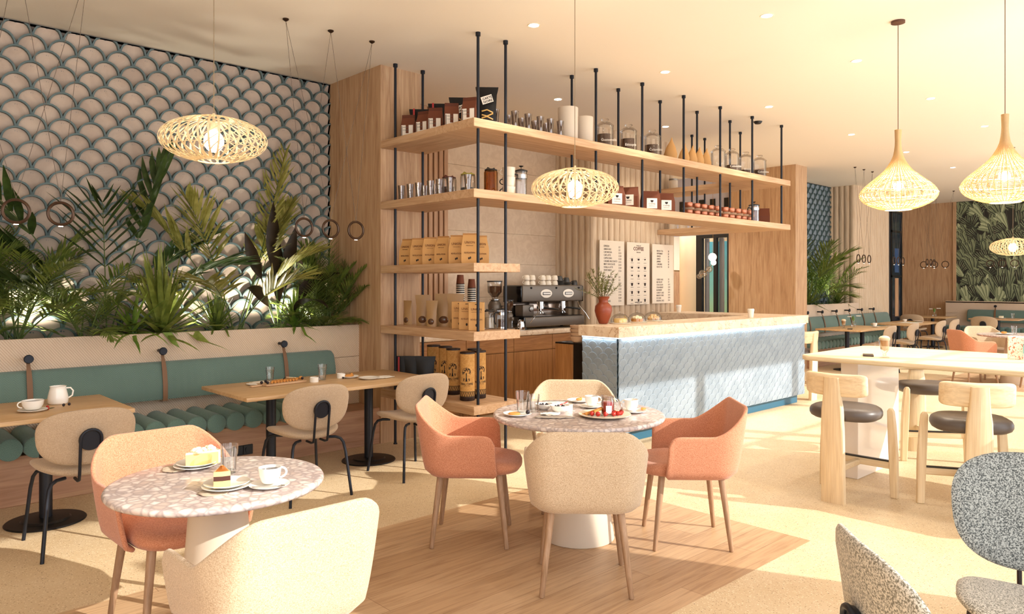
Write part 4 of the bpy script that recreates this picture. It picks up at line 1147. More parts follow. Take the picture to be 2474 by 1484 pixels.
kentia('big palm in the far planter with fronds arching out past the second pillar', 13.55, 6.5, [(-60, 62, 1.5, .8), (-20, 66, 1.5, .6), (-100, 60, 1.3, .8), (20, 70, 1.5, .5), (-40, 40, 1.2, .8), (180, 65, 1.3, .8), (-80, 35, 1.0, .8)], .42, .035, L_MD, 21, 14, x1=15.6)
palm('feathery palm in the far planter below the big palm', 14.2, 6.5, 1.05, 12, .3, .02, L_LT, 22, n=16, x1=15.6)
dracaena('spiky dracaena at the right end of the far planter', 15.2, 6.5, 46, .5, .035, L_MD, 23, x1=15.66)
dracaena('spiky dracaena at the left end of the far planter', 13.75, 6.42, 40, .45, .035, L_MD, 24, x1=15.6)
palm('arching fine palm at the right end of the far planter', 14.9, 6.52, 1.2, 9, .28, .02, L_MD, 25, n=16, x1=15.6)
# ------------------------------------------------------------------ shelf goods
Z1, Z2, Z3, Z4, Z5 = 2.8355, 2.2645, 1.6665, 1.1085, .5095
UP = (PI/2, 0, 0)
def gusset(mb, w, d, h, fold=.82, top=.014, wide=1.0):
    pr = [(0, w*.96, d), (.02, w, d*1.02), (h*.55, w, d*.96), (h*fold, w*.97*wide, d*.34), (h*.94, w*.97*wide, top), (h, w*.97*wide, top)]
    vs = []; fs = []
    for z, a, c in pr: vs += [(-a/2, -c/2, z), (a/2, -c/2, z), (a/2, c/2, z), (-a/2, c/2, z)]
    for i in range(len(pr)-1):
        for k in range(4): q_ = i*4+k; r_ = i*4+(k+1) % 4; fs.append((q_, r_, r_+4, q_+4))
    fs += [(0, 1, 2, 3), (len(vs)-4, len(vs)-3, len(vs)-2, len(vs)-1)]
    mb.add(vs, fs)
def brown_bag(label):
    t = thing('coffee_bag', label, 'bag')
    b = MB(); gusset(b, .125, .085, .225); b.build('bag_body', BROWNP, t, smooth=20)
    b = MB(); b.bbox(-.06, .06, -.012, .002, .196, .226, .002, 1); b.build('folded_top', plain('brown_fold', '#5e2f1b', .8), t)
    b = MB()
    for x0, x1, z0, z1 in ((-.055, -.014, .02, .125), (.014, .055, .02, .125), (-.014, .014, .02, .05)): b.box(x0, x1, -.0445, -.0435, z0, z1)
    lb = b.build('label', PAPER, t)
    b = MB(); b.box(-.052, -.046, -.0452, -.0446, .03, .118)
    b.build('label_stripe', INK, lb)
    text_obj('lettering', 'ARIGA\nCOFFEE', .017, INKS, lb, (-.042, -.0456, .10), UP, line=1.6)
    return t
many(brown_bag, [((3.975, 5.66, Z1), R(-52), 'small brown paper coffee bag with white label at the left end of the top shelf'),
    ((3.99, 5.44, Z1), R(-70), 'brown paper coffee bag on the top shelf, second from the left'),
    ((3.985, 5.26, Z1), R(-50), 'brown paper coffee bag on the top shelf, third from the left'),
    ((3.985, 5.03, Z1), R(-38), 'brown paper coffee bag on the top shelf, fourth from the left'),
    ((3.975, 4.77, Z1), R(-62), 'brown paper coffee bag on the top shelf nearest its corner')], 'brown coffee bags on the top shelf')
def black_bag(label, side=False):
    t = thing('coffee_bag', label, 'bag')
    pr = [(0, .145, .07), (.03, .155, .085), (.15, .155, .075), (.26, .168, .03), (.31, .19, .008), (.33, .195, .005)]
    vs = []; fs = []
    for z, a, c in pr:
        for k in range(12):
            an = 2*PI*k/12; vs.append((a/2*max(-1, min(1, 1.25*math.cos(an))), c/2*math.sin(an), z))
    for i in range(len(pr)-1):
        for k in range(12): q_ = i*12+k; r_ = i*12+(k+1) % 12; fs.append((q_, r_, r_+12, q_+12))
    fs += [tuple(range(12)), tuple(range(len(vs)-12, len(vs)))]
    b = MB(); b.add(vs, fs); b.build('bag_body', FOILBLK, t, smooth=50)
    if side is None: return t
    if side:
        b = MB(); b.box(-.055, -.038, -.0455, -.0435, .12, .326); b.build('red_stripe', RED, t)
    else:
        M_ = Matrix.Translation((.0, -.0445, .215)) @ Matrix.Rotation(R(-18), 4, 'Y')
        b = MB(); b.bbox(-.048, .048, -.001, .001, -.032, .032, .0008, 1, M_); lb = b.build('label', PAPER, t)
        text_obj('lettering', 'CARTE\nNOIRE', .027, INK, lb, (-.036, -.0462, .218-.012), (PI/2, R(-18), 0), bold=.0006)
        b = MB()
        for z0, s in ((.115, 1), (.085, -1), (.058, 1)): b.tube([(-.045, -.046, z0), (0, -.049, z0+.012*s), (.05, -.046, z0-.012*s)], .006, 6)
        b.build('golden_swirl', plain('gold_print', '#c8a35e', .4), t)
    return t
o = many(lambda l: black_bag(l, True), [((4.17, 5.76, Z1-.0), R(-42), 'black foil coffee bag with a red stripe, behind the smallest brown bag'), ((4.17, 5.46, Z1), R(-42), 'taller black foil coffee bag with a red stripe on the top shelf')], 'black foil coffee bags')
many(black_bag, [((4.17, 5.15, Z1), R(-40), 'black foil coffee bag with tilted white label, half behind the corner brown bag'), ((4.12, 4.72, Z1), R(-40), 'black foil coffee bag with tilted white label standing alone behind the corner rod')], 'black foil coffee bags with white label')
def tumbler(mat, r=.040, h=.15, n=20, thin=.004, name='glass_tumbler', water=None):
    def f(label):
        t = thing(name, label, 'glass')
        b = MB(); b.lathe([(0, 0), (r*.72, 0), (r*.76, .01), (r*.80, h*.45), (r, h), (r-thin, h), (r*.76-thin, h*.45), (r*.68, .012), (0, .012)], n); b.build('glass_body', mat, t, smooth=60)
        if water:
            b = MB(); b.lathe([(0, .013), (r*.66, .013), (r*.78-thin, h*.45), (r*.88-thin, h*water), (0, h*water)], n); b.build('water', WATER, t, smooth=60)
        return t
    return f
gl = tumbler(SMOKE, .034, .148)
many(gl, [((x, y, Z1), 0, l) for x, y, l in ((4.20, 4.70, 'lone smoky tumbler beside the black bag on the top shelf'), (4.36, 4.63, 'smoky tumbler on the top shelf, first of the front row of five'), (4.52, 4.63, 'smoky tumbler on the top shelf, second of the front row of five'), (4.67, 4.63, 'smoky tumbler on the top shelf, third of the front row of five'), (4.80, 4.63, 'smoky tumbler on the top shelf, fourth of the front row of five'), (4.93, 4.63, 'smoky tumbler on the top shelf right in front of the tall canister'),
    (4.43, 4.79, 'smoky tumbler in the back row on the top shelf, just right of the second rod'), (4.59, 4.79, 'smoky tumbler in the back row on the top shelf, second there'), (4.76, 4.79, 'smoky tumbler in the back row on the top shelf, third there'), (4.90, 4.79, 'smoky tumbler in the back row on the top shelf, fourth there'))], 'smoky tumblers on the top shelf')
many(gl, [((x, y, Z2), 0, l) for x, y, l in ((3.95, 5.74, 'smoky tumbler at the left end of the second shelf'), (3.95, 5.60, 'smoky tumbler on the second shelf, second from its left end'), (3.95, 5.47, 'smoky tumbler on the second shelf, third from its left end'), (3.95, 5.29, 'smoky tumbler on the second shelf, fourth in its front row'), (3.95, 5.16, 'smoky tumbler on the second shelf, fifth in its front row'), (3.95, 5.01, 'smoky tumbler in front of the red-lidded jar'), (3.95, 4.77, 'smoky tumbler on the second shelf closest to the corner'), (4.11, 5.60, 'smoky tumbler half hidden behind the front row of the second shelf'), (4.11, 5.43, 'smoky tumbler behind the fourth one of the second shelf'))], 'smoky tumblers on the second shelf')
def canister(label, r, h):
    t = thing('ceramic_canister', label, 'container')
    b = MB(); b.lathe([(0, 0), (r*.93, 0), (r*.96, .01), (r, h-.01), (r*.99, h), (r*.93, h), (r*.9, h-.02), (0, h-.03)], 36); b.build('canister_body', plain('canister_'+str(h), '#d9cbb8', .6), t, smooth=60); return t
canister('tall off-white canister on the top shelf', .098, .345).location = (5.22, 4.80, Z1)
canister('shorter off-white canister on the top shelf beside the tall one', .085, .295).location = (5.47, 4.81, Z1)
def jar(fill=.5, coffee=True, lab=True):
    def f(label):
        t = thing('glass_jar', label, 'jar')
        r = .086
        b = MB(); b.lathe([(0, 0), (r, 0), (r, .20), (r*.97, .22), (r*.98, .235), (r*.95, .235), (r*.95, .01), (0, .01)], 28); b.build('jar_body', GLASS, t, smooth=60)
        b = MB(); b.lathe([(r*1.04, .236), (r*1.05, .242), (r*.62, .272), (.03, .278), (.022, .285), (.042, .300), (.038, .310), (0, .312)], 28); b.build('lid', GLASS, t, smooth=60)
        b = MB(); b.lathe([(0, .012), (r*.94, .012), (r*.94, .235*fill), (0, .235*fill+.008)], 28); b.build('ground_coffee', BEANS, t, smooth=40)
        return t
    return f
def jarlab(t, word):
    text_obj('lettering', word, .036, PAPER, t, (-.055, -.0875, .075), UP)
for i, (x, y, l, fl, w_) in enumerate(((5.72, 4.76, 'lidded glass jar of dark coffee, leftmost on the top shelf', .64, 'Guatemala'), (6.10, 4.76, 'lidded glass jar of lighter ground coffee, second on the top shelf', .66, 'Ethiopia'), (6.51, 4.76, 'lidded glass jar of coffee just left of the paper cones', .62, 'Colombia'),
    (7.82, 4.76, 'nearly empty lidded glass jar right of the paper cones', .15, 'Kenya'), (8.13, 4.76, 'lidded glass jar of coffee, second of the right-hand four', .45, 'Colombia'), (8.46, 4.76, 'lidded glass jar of coffee, third of the right-hand four', .35, 'Brazil'), (8.80, 4.76, 'lidded glass jar of coffee nearest the right end of the top shelf', .5, 'Colombia'))):
    o = jar(fl)(l); o.location = (x, y, Z1); o.rotation_euler[2] = R(-40); o['group'] = 'glass coffee jars on the top shelf'
    jarlab(o, w_)
def cone(label):
    t = thing('paper_cone', label, 'bag')
    b = MB(); vs = []; fs = []
    pr = [(0, .06, .04), (.08, .066, .042), (.15, .045, .025), (.21, .014, .010), (.245, .003, .003)]
    for z, a, c in pr:
        for k in range(10): an = 2*PI*k/10; vs.append((a*math.cos(an)+.01*(z/.2)**2, c*math.sin(an), z))
    for i in range(len(pr)-1):
        for k in range(10): q_ = i*10+k; r_ = i*10+(k+1) % 10; fs.append((q_, r_, r_+10, q_+10))
    fs += [tuple(range(10)), tuple(range(40, 50))]
    b.add(vs, fs); b.build('cone_body', KRAFT, t, smooth=40); return t
many(cone, [((6.84, 4.76, Z1), R(-60), 'widest kraft paper cone, standing apart right of the third jar', 1.12), ((7.10, 4.76, Z1), R(-40), 'kraft paper cone behind a rod, leftmost of the close four'), ((7.26, 4.76, Z1), R(-40), 'kraft paper cone, second of the close four'), ((7.40, 4.76, Z1), R(-40), 'kraft paper cone, third of the close four'), ((7.55, 4.76, Z1), R(-40), 'kraft paper cone next to the nearly empty jar')], 'kraft paper cones')

# second shelf
def clipjar(label, lidm, fillm, h, fh, r=.07, body=None):
    t = thing('clip_top_jar', label, 'jar')
    b = MB(); b.lathe([(0, 0), (r, 0), (r, h*.86), (r*.88, h*.93), (r*.84, h*.93), (r*.94, h*.84), (r*.94, .008), (0, .008)], 24); b.build('jar_body', body or GLASS, t, smooth=60)
    b = MB(); b.lathe([(0, .01), (r*.92, .01), (r*.92, h*fh), (0, h*fh)], 24); b.build('jar_filling', fillm, t)
    b = MB(); b.lathe([(0, h*.93), (r*.92, h*.93), (r*.9, h*.97), (r*.5, h), (0, h)], 24)
    b.tube([(-r*.9, 0, h*.93), (-r*.6, 0, h*1.04), (-r*.2, 0, h*1.0)], .005, 6); b.tube([(r*.9, 0, h*.93), (r*.6, 0, h*1.05), (r*.2, 0, h*1.0)], .005, 6)
    b.build('lid', lidm, t); return t
clipjar('glass jar of red jam with dark red lid on the second shelf', plain('dark_red_lid', '#5b1a16', .4), plain('dark_jam', '#3d0e0a', .3), .215, .55).location = (4.20, 5.34, Z2)
clipjar('glass jar with yellow lid and dark filling on the second shelf', plain('yellow_lid', '#a3983a', .4), plain('blue_dark_filling', '#1f2c33', .3), .215, .4).location = (4.20, 5.07, Z2)
clipjar('amber bottle-jar with dark clasp beside the corner rod', BLACK, plain('oil', '#8a6a33', .3), .22, .1, .06, AMBER).location = (4.20, 4.76, Z2)
def cup_mesh(mb, r, h, th=.003, z=0, hang=0, n=24):
    mb.lathe([(0, z), (r*.6, z), (r*.66, z+.004), (r*.9, z+h*.5), (r, z+h), (r-th, z+h), (r*.88-th, z+h*.5), (r*.55, z+.008), (0, z+.008)], n)
def handle(mb, r, h, z=0, ang=0, s=1.0, t_=.0045):
    c, s_ = math.cos(ang), math.sin(ang); pts = []
    for i in range(9):
        a = -PI/2+PI*i/8; d = r*.92+math.cos(a)*h*.36*s; pts.append((d*c, d*s_, z+h*.55+math.sin(a)*h*.30))
    mb.tube(pts, t_, 8)
t = thing('mug_stack', 'tall stack of three cream mugs on the second shelf beside the second rod', 'mugs', (4.41, 4.76, Z2))
for k in range(3):
    b = MB(); z = k*.085; b.lathe([(0, z), (.046, z), (.050, z+.01), (.058, z+.084), (.055, z+.084), (.048, z+.012), (0, z+.01)], 28); mg = b.build('mug', CREAMC, t, smooth=60)
    b = MB(); handle(b, .055, .08, z, R(140)); b.build('handle', CREAMC if k == 2 else BLACK, mg)
def press(label, h=.235, r=.052, coffee=None):
    t = thing('french_press', label, 'coffee press')
    b = MB(); b.lathe([(0, .004), (r, .004), (r, h*.82), (r-.003, h*.82), (r-.003, .008), (0, .008)], 24); b.build('beaker', GLASS, t, smooth=60)
    if coffee:
        b = MB(); b.lathe([(0, .009), (r*.9, .009), (r*.9, h*.4), (0, h*.4)], 24); b.build('contents', coffee, t)
    b = MB(); b.lathe([(0, h*.82), (r*1.1, h*.82), (r*1.1, h*.85), (r*.5, h*.89), (0, h*.89)], 24); b.cyl((0, 0), .003, h*.88, h*.98, 8); b.lathe([(0, h*.96), (.010, h*.965), (.022, h*.99), (.02, h), (0, h)], 16); b.build('lid', BLACK, t)
    b = MB(); b.lathe([(r+.001, h*.60), (r+.002, h*.60), (r+.002, h*.72), (r+.001, h*.72)], 24); b.build('metal_band', CHROME, t, smooth=60)
    b = MB(); b.lathe([(0, 0), (r+.003, 0), (r+.003, .02), (r+.001, .02)], 24); b.build('metal_base', CHROME, t, smooth=60)
    b = MB(); b.tube([(-r, 0, h*.70), (-r-.03, 0, h*.72), (-r-.045, 0, h*.6), (-r-.04, 0, h*.3), (-r-.03, 0, h*.22)], .007, 8); b.build('handle', BLACK, t); return t
press('french press with chrome band beside the cream mug stack', .285).location = (4.56, 4.76, Z2)
o = press('french press near the right end of the second shelf', .27, .062); o.location = (8.63, 4.74, Z2); o.rotation_euler[2] = R(-20)
def box_bag(label):
    t = thing('coffee_pouch', label, 'bag')
    b = MB(); gusset(b, .20, .09, .215, .84); b.build('bag_body', BROWNP, t, smooth=20)
    b = MB(); b.box(-.058, .058, -.0472, -.0462, .028, .135); lb = b.build('label', PAPER, t)
    b = MB(); b.prism([(-.018, .115), (.018, .115), (.014, .098), (0, .09), (-.014, .098)], 0, .0006, Matrix.Translation((0, -.0474, 0)) @ Matrix.Rotation(PI/2, 4, 'X')); b.build('cup_mark', INK, lb)
    text_obj('lettering', 'COFFEE', .022, INK, lb, (0, -.0474, .068), UP, 'CENTER')
    text_obj('small_print', 'PREMIUM ROAST', .009, INKS, lb, (0, -.0474, .05), UP, 'CENTER'); return t
many(box_bag, [((5.80, 4.70, Z2), R(-20), 'brown pouch mostly hidden behind the oval pendant lamp'), ((6.00, 4.68, Z2), R(-62), 'brown pouch turned side-on right of the oval pendant lamp'), ((6.22, 4.86, Z2), R(-32), 'tallest brown pouch with white cup label, behind its neighbours', 1.08), ((6.42, 4.72, Z2), R(-32), 'brown pouch with white cup label right of the rod'), ((6.68, 4.72, Z2), R(-32), 'brown pouch with white cup label, rightmost of the group')], 'brown pouches on the second shelf')
o = box_bag('plain brown pouch turned away at the right end of the second shelf'); o.location = (8.97, 4.82, Z2); o.rotation_euler[2] = R(120)
def copper_cup(label):
    t = thing('copper_mug', label, 'mug')
    b = MB(); b.lathe([(0, 0), (.030, 0), (.045, .018), (.050, .045), (.047, .060), (.044, .060), (.044, .02), (.028, .006), (0, .006)], 20); b.build('mug_body', COPPER, t, smooth=60)
    return t
sp = []
xs_ = (7.10, 7.255, 7.40, 7.545, 7.685, 7.86, 8.00, 8.15, 8.29, 8.43); nm = ('first', 'second', 'third', 'fourth', 'fifth', 'sixth', 'seventh', 'eighth', 'ninth', 'last')
for k, zz_ in ((0, Z2), (1, Z2+.083)):
    for i, x in enumerate(xs_): sp.append(((x, 4.70, zz_), 0, '%s copper mug from the left in the %s row on the second shelf' % (nm[i], ('bottom', 'top')[k])))
many(copper_cup, sp, 'copper mugs in two rows')
def saucer_pile(label):
    t = thing('saucer_pile', label, 'saucers')
    b = MB()
    for k in range(3): b.lathe([(0, .0605+k*.007), (.04, .0605+k*.007), (.068, .067+k*.007), (.068, .069+k*.007), (0, .0655+k*.007)], 24)
    b.build('saucers', TANC, t, smooth=30); return t
many(saucer_pile, [((x, 4.70, Z2), 0, 'sand-coloured saucers lying on the %s copper mug from the left of the bottom row' % nm[i]) for i, x in enumerate(xs_)], 'saucers between the copper mugs')
def tin(label):
    t = thing('storage_tin', label, 'container')
    b = MB(); b.cyl((0, 0), .062, 0, .14, 24); b.build('tin_body', CREAMC, t, smooth=50)
    b = MB(); b.cyl((0, 0), .064, .14, .165, 24); b.build('lid', STEEL, t, smooth=50); return t
many(tin, [((8.93, y, Z1), 0, l) for y, l in ((6.16, 'cream tin with steel lid on the far return of the top shelf, leftmost'),)], 'cream tins on the return shelf')
many(tin, [((8.93, y, Z2), 0, l) for y, l in ((6.17, 'cream tin with steel lid on the far return shelf, leftmost'), (6.0, 'cream tin with steel lid on the far return shelf, second'), (5.82, 'cream tin with steel lid on the far return shelf, third'), (5.62, 'cream tin with steel lid on the far return shelf, rightmost'))], 'cream tins on the lower return shelf')

# third shelf: kraft bags
def union_bag(label, h=.245, w=.135, d=.085):
    t = thing('kraft_bag', label, 'bag')
    b = MB(); gusset(b, w, d, h, .86, wide=.86); b.build('bag_body', KRAFT, t, smooth=20)
    b = MB(); b.bbox(-w*.42, w*.42, -.009, .009, h-.012, h+.001, .002, 1); b.build('tin_tie', KRAFTD, t)
    y = -d/2-.0016
    text_obj('lettering', 'UNION', .027, INKB, t, (0, y+.004, h*.66), (PI/2-.13, 0, 0), 'CENTER', sx=.95)
    text_obj('lettering', 'REVELATION', .0185, INKB, t, (0, y, h*.33), UP, 'CENTER', sx=.82)
    text_obj('small_print', 'HAND ROASTED', .0075, INKB, t, (0, y+.003, h*.58), (PI/2-.1, 0, 0), 'CENTER')
    b = MB(); b.sphere((-.006, y, h*.17), .010, 10, 6, (.6, .06, 1)); b.sphere((.006, y, h*.19), .010, 10, 6, (.6, .06, 1)); b.build('bean_mark', INK, t); return t
many(union_bag, [((3.965, 5.66, Z3), R(-72), 'kraft coffee bag at the left end of the third shelf, turned nearly side-on'), ((3.965, 5.49, Z3), R(-50), 'kraft coffee bag on the third shelf, second from the left'), ((3.965, 5.31, Z3), R(-42), 'kraft coffee bag on the third shelf, third from the left'), ((3.965, 5.12, Z3), R(-68), 'kraft coffee bag on the third shelf, narrow-looking, in the middle of the row'), ((3.965, 4.93, Z3), R(-48), 'kraft coffee bag on the third shelf, second from the corner in the front row'), ((3.965, 4.76, Z3), R(-42), 'largest-looking kraft coffee bag in the front row by the corner of the third shelf', 1.03),
    ((4.15, 5.44, Z3), R(-45), 'kraft coffee bag in the back row of the third shelf, behind the left pair'), ((4.15, 5.19, Z3), R(-45), 'kraft coffee bag in the back row of the third shelf, behind the middle'), ((4.14, 4.83, Z3), R(-30), 'kraft coffee bag behind the corner rod on the third shelf')], 'kraft bags on the third shelf')

# fourth shelf
def window_bag(label):
    t = thing('window_pouch', label, 'bag')
    b = MB(); vs = []; fs = []
    pr = [(.0, .10, .08), (.07, .11, .075), (.16, .105, .05), (.24, .13, .012), (.255, .13, .006)]
    for z, a, c in pr:
        for k in range(12): an = 2*PI*k/12; vs.append((a/2*max(-1, min(1, 1.2*math.cos(an))), c/2*math.sin(an), z))
    for i in range(len(pr)-1):
        for k in range(12): q_ = i*12+k; r_ = i*12+(k+1) % 12; fs.append((q_, r_, r_+12, q_+12))
    fs += [tuple(range(12)), tuple(range(48, 60))]
    b.add(vs, fs); b.build('bag_body', plain('satin_kraft', '#a88457', .4), t, smooth=50)
    b = MB(); b.sphere((0, -.03, .05), .032, 14, 8, (1.1, .55, 1.0)); b.build('clear_window', plain('coffee_window', '#5b3d2a', .1), t); return t
many(window_bag, [((4.05, 5.78, Z4), R(-75), 'small kraft pouch with clear window at the left end of the fourth shelf', (.75, .8, .9)), ((4.08, 5.58, Z4), R(-45), 'kraft pouch with clear window behind the front one, second from the left', (1.1, 1.1, 1.12)), ((4.02, 5.36, Z4), R(-55), 'small front kraft pouch with clear window between the taller ones', (.85, .85, .93)), ((4.16, 5.36, Z4), R(-45), 'widest kraft pouch with clear window, centre of the fourth shelf', (1.35, 1.2, 1.17)), ((4.14, 5.17, Z4), R(-45), 'tall kraft pouch with clear window next to the flat kraft packs', (1.2, 1.1, 1.17))], 'window pouches on the fourth shelf')
def flat_pack(label):
    t = thing('kraft_pack', label, 'pack')
    b = MB(); b.bbox(-.066, .066, -.03, .03, 0, .235, .003, 1); b.build('pack_body', KRAFT, t)
    b = MB(); b.bbox(-.012, .012, -.0315, -.030, .215, .221, .0005, 1); b.build('hang_slot', INK, t)
    text_obj('lettering', 'UNION', .027, INKB, t, (0, -.0306, .168), UP, 'CENTER')
    text_obj('lettering', 'REVELATION', .0205, INKB, t, (0, -.0306, .085), UP, 'CENTER', sx=.82)
    text_obj('small_print', 'HAND ROASTED COFFEE', .0075, INKB, t, (0, -.0306, .152), UP, 'CENTER')
    b = MB(); b.sphere((0, -.0306, .045), .012, 10, 6, (.7, .06, 1)); b.build('bean_mark', INK, t); return t
many(flat_pack, [((4.03, 4.98, Z4), R(-42), 'flat kraft coffee pack, left of the three overlapping ones'), ((3.99, 4.83, Z4), R(-42), 'flat kraft coffee pack, middle of the three overlapping ones'), ((3.97, 4.68, Z4), R(-42), 'flat kraft coffee pack, right of the three, half behind the rod')], 'flat kraft packs')
o = clipjar('glass storage jar with black lid and paper label on the fourth shelf', BLACK, plain('paper_fill', '#c4b294', .8), .16, .6, .058); o.location = (4.22, 4.80, Z4)
press('french press full of dark coffee behind the fourth shelf rod', .20, .04, BEANS).location = (4.27, 4.70, Z4)

# fifth shelf
DRIMC = plain('dark_rim', '#2a1712', .45)
def can(label):
    t = thing('coffee_canister', label, 'canister')
    b = MB(); b.cyl((0, 0), .0625, .012, .395, 32); b.build('tube_body', stoned('cork_paper', [(.4, '#c58f49'), (.6, '#d8a661')], 60, rough=.8), t, smooth=50)
    b = MB(); b.lathe([(0, .395), (.064, .395), (.064, .408), (.060, .41), (0, .41)], 32); b.build('lid', DRIMC, t, smooth=50)
    b = MB(); b.lathe([(0, 0), (.060, 0), (.0635, .004), (.0635, .035), (0, .035)], 32); b.build('base_rim', DRIMC, t, smooth=50)
    b = MB()
    b.lathe([(.0632, .036), (.0634, .036), (.0634, .04), (.0632, .04)], 32); b.lathe([(.0632, .074), (.0634, .074), (.0634, .079), (.0632, .079)], 32)
    for i in range(20):
        a = 2*PI*i/20; w_ = 2*PI/20
        for s in (0, 1):
            z0, z1 = (.041, .072) if s == 0 else (.072, .041)
            r_ = .0633; b.add([(r_*math.cos(a+w_*s*.5), r_*math.sin(a+w_*s*.5), z0), (r_*math.cos(a+w_*s*.5+w_*.45), r_*math.sin(a+w_*s*.5+w_*.45), z0), (r_*math.cos(a+w_*s*.5+w_*.22), r_*math.sin(a+w_*s*.5+w_*.22), z1)], [(0, 1, 2)])
    # tree emblem wrapped on the front (-y)
    def wrap(x, z): a = -PI/2+x/.0633; return (.0634*math.cos(a), .0634*math.sin(a), z)
    def blob(x, z, r_): b.add([wrap(x+r_*math.cos(2*PI*k/8), z+r_*math.sin(2*PI*k/8)) for k in range(8)], [tuple(range(8))])
    b.add([wrap(-.009, .165), wrap(.009, .165), wrap(.003, .20), wrap(.004, .235), wrap(-.004, .235), wrap(-.003, .20)], [(0, 1, 2, 5), (2, 3, 4, 5)])
    rr = random.Random(2)
    for k in range(34):
        a = rr.uniform(-.5, PI+.5); d = rr.uniform(.012, .034); blob(d*math.cos(a)*1.05, .243+d*math.sin(a)*.95, rr.uniform(.003, .0052))
    for k in range(13): a = -.45+(PI+.9)*k/12; blob(.036*math.cos(a), .243+.036*math.sin(a), .0038)
    for s in (-1, 1): blob(s*.022, .185, .006); blob(s*.024, .174, .005); b.add([wrap(s*.012, .165), wrap(s*.03, .165), wrap(s*.03, .1665), wrap(s*.012, .1665)], [(0, 1, 2, 3)])
    b.build('emblem', INK, t, flat=True)
    # lettering wrapped round the tube
    for body, sz, z in (('TRIBAL COFFEE', .0185, .136), ('SPECIALTY ROASTERS', .006, .124)):
        o = text_obj('lettering', body, sz, INK, t, (0, 0, 0), (0, 0, 0), 'CENTER', ext=0, sx=1, bold=.0004 if sz > .01 else 0)
        for v in o.data.vertices:
            a = -PI/2+v.co.x*.95/.0633; v.co = Vector((.0635*math.cos(a), .0635*math.sin(a), z+v.co.y*1.25))
    return t
many(can, [((4.0, 4.835, Z5), R(-47), 'cork-coloured coffee canister with tree emblem, frontmost on the bottom shelf'), ((4.155, 4.87, Z5), R(-20), 'cork-coloured canister half hidden behind the corner rod on the bottom shelf'), ((4.13, 5.19, Z5), R(-45), 'cork-coloured canister with tree emblem left of the frontmost one'), ((4.22, 5.42, Z5), R(-45), 'cork-coloured canister third from the right on the bottom shelf'), ((4.22, 5.60, Z5), R(-45), 'leftmost cork-coloured canister on the bottom shelf'), ((4.25, 5.04, Z5), R(-45), 'cork-coloured canister in the back row of the bottom shelf')], 'coffee canisters with tree emblem')
many(lambda l: black_bag(l, True), [((4.02, 5.80, Z5), R(-42), 'black foil bag with red stripe at the left end of the bottom shelf', .92), ], 'black bags on the bottom shelf')
many(lambda l: black_bag(l, None), [((4.03, 5.66, Z5), R(-42), 'middle black foil bag on the bottom shelf', .95), ((4.05, 5.50, Z5), R(-42), 'black foil bag on the bottom shelf next to the canisters', .97)], 'plain black bags on the bottom shelf')

# ------------------------------------------------------------------ back worktop
ZW = .9405
def paper_cups(label, n, h):
    t = thing('paper_cup_stack', label, 'paper cups')
    for k in range(n):
        z = k*.0235; b = MB(); b.cur = 0
        b.lathe([(.0485, z), (.049, z+.006), (.0455, z+.0235), (.044, z+.0235)], 24)
        b.cur = 1; b.lathe([(.0487, z-.001), (.051, z+.003), (.0487, z+.008)], 24)
        if k == n-1: b.cur = 2; b.lathe([(.0475, z+.008), (.036, z+.12), (0, z+.12)], 24)
        b.build('paper_cup', [BLACK, PAPER, BROWNP], t, smooth=50)
    return t
paper_cups('taller stack of upturned brown paper cups on the back worktop', 23, .6).location = (5.29, 6.52, ZW+.02)
o = paper_cups('shorter stack of upturned brown paper cups beside the taller one', 21, .5); o.location = (5.44, 6.50, ZW+.02)
def grinder(label):
    t = thing('coffee_grinder', label, 'grinder')
    b = MB(); b.bbox(-.075, .075, -.10, .10, 0, .05, .01, 2); b.lathe([(0, .05), (.055, .05), (.055, .18), (.075, .20), (.08, .30), (.06, .345), (.04, .36), (0, .36)], 28); b.bbox(-.03, .03, -.12, -.05, .20, .26, .005, 1); b.build('grinder_body', GUN, t, smooth=45)
    b = MB(); b.lathe([(.03, .36), (.032, .38), (.04, .40), (.085, .455), (.088, .575), (.086, .575), (.083, .46), (.036, .40)], 28); b.build('hopper', GLASS, t, smooth=60)
    b = MB(); b.lathe([(0, .39), (.034, .40), (.08, .456), (.082, .525), (0, .53)], 28); b.build('beans', BEANS, t, smooth=50)
    b = MB(); b.lathe([(0, .575), (.092, .575), (.092, .59), (0, .592)], 28); b.build('lid', BLACK, t, smooth=50)
    b = MB(); b.lathe([(.042, .358), (.062, .362), (.062, .37), (.036, .378)], 28); b.build('chrome_collar', CHROME, t, smooth=50); return t
grinder('tall coffee grinder with bean hopper left of the coffee machine').location = (5.83, 6.54, ZW)
o = grinder('smaller grinder partly behind the second rod'); o.scale = (.62, .62, .62); o.location = (5.93, 6.40, ZW)
def milk_jug(label):
    t = thing('steel_milk_jug', label, 'jug')
    b = MB(); b.lathe([(0, 0), (.048, 0), (.05, .01), (.046, .07), (.036, .10), (.040, .125), (.037, .125), (.033, .10), (.042, .07), (0, .01)], 24); b.build('jug_body', CHROME, t, smooth=60)
    b = MB(); handle(b, .044, .11, 0, R(200), 1.0, .005); b.build('handle', CHROME, t); return t
milk_jug('steel milk jug standing at the left foot of the coffee machine').location = (6.09, 6.36, ZW)
clipjar('small glass jar with white lid just left of the coffee machine', WHITE, plain('clear_fill', '#b8b0a4', .3), .15, .3, .045).location = (5.98, 6.44, ZW)

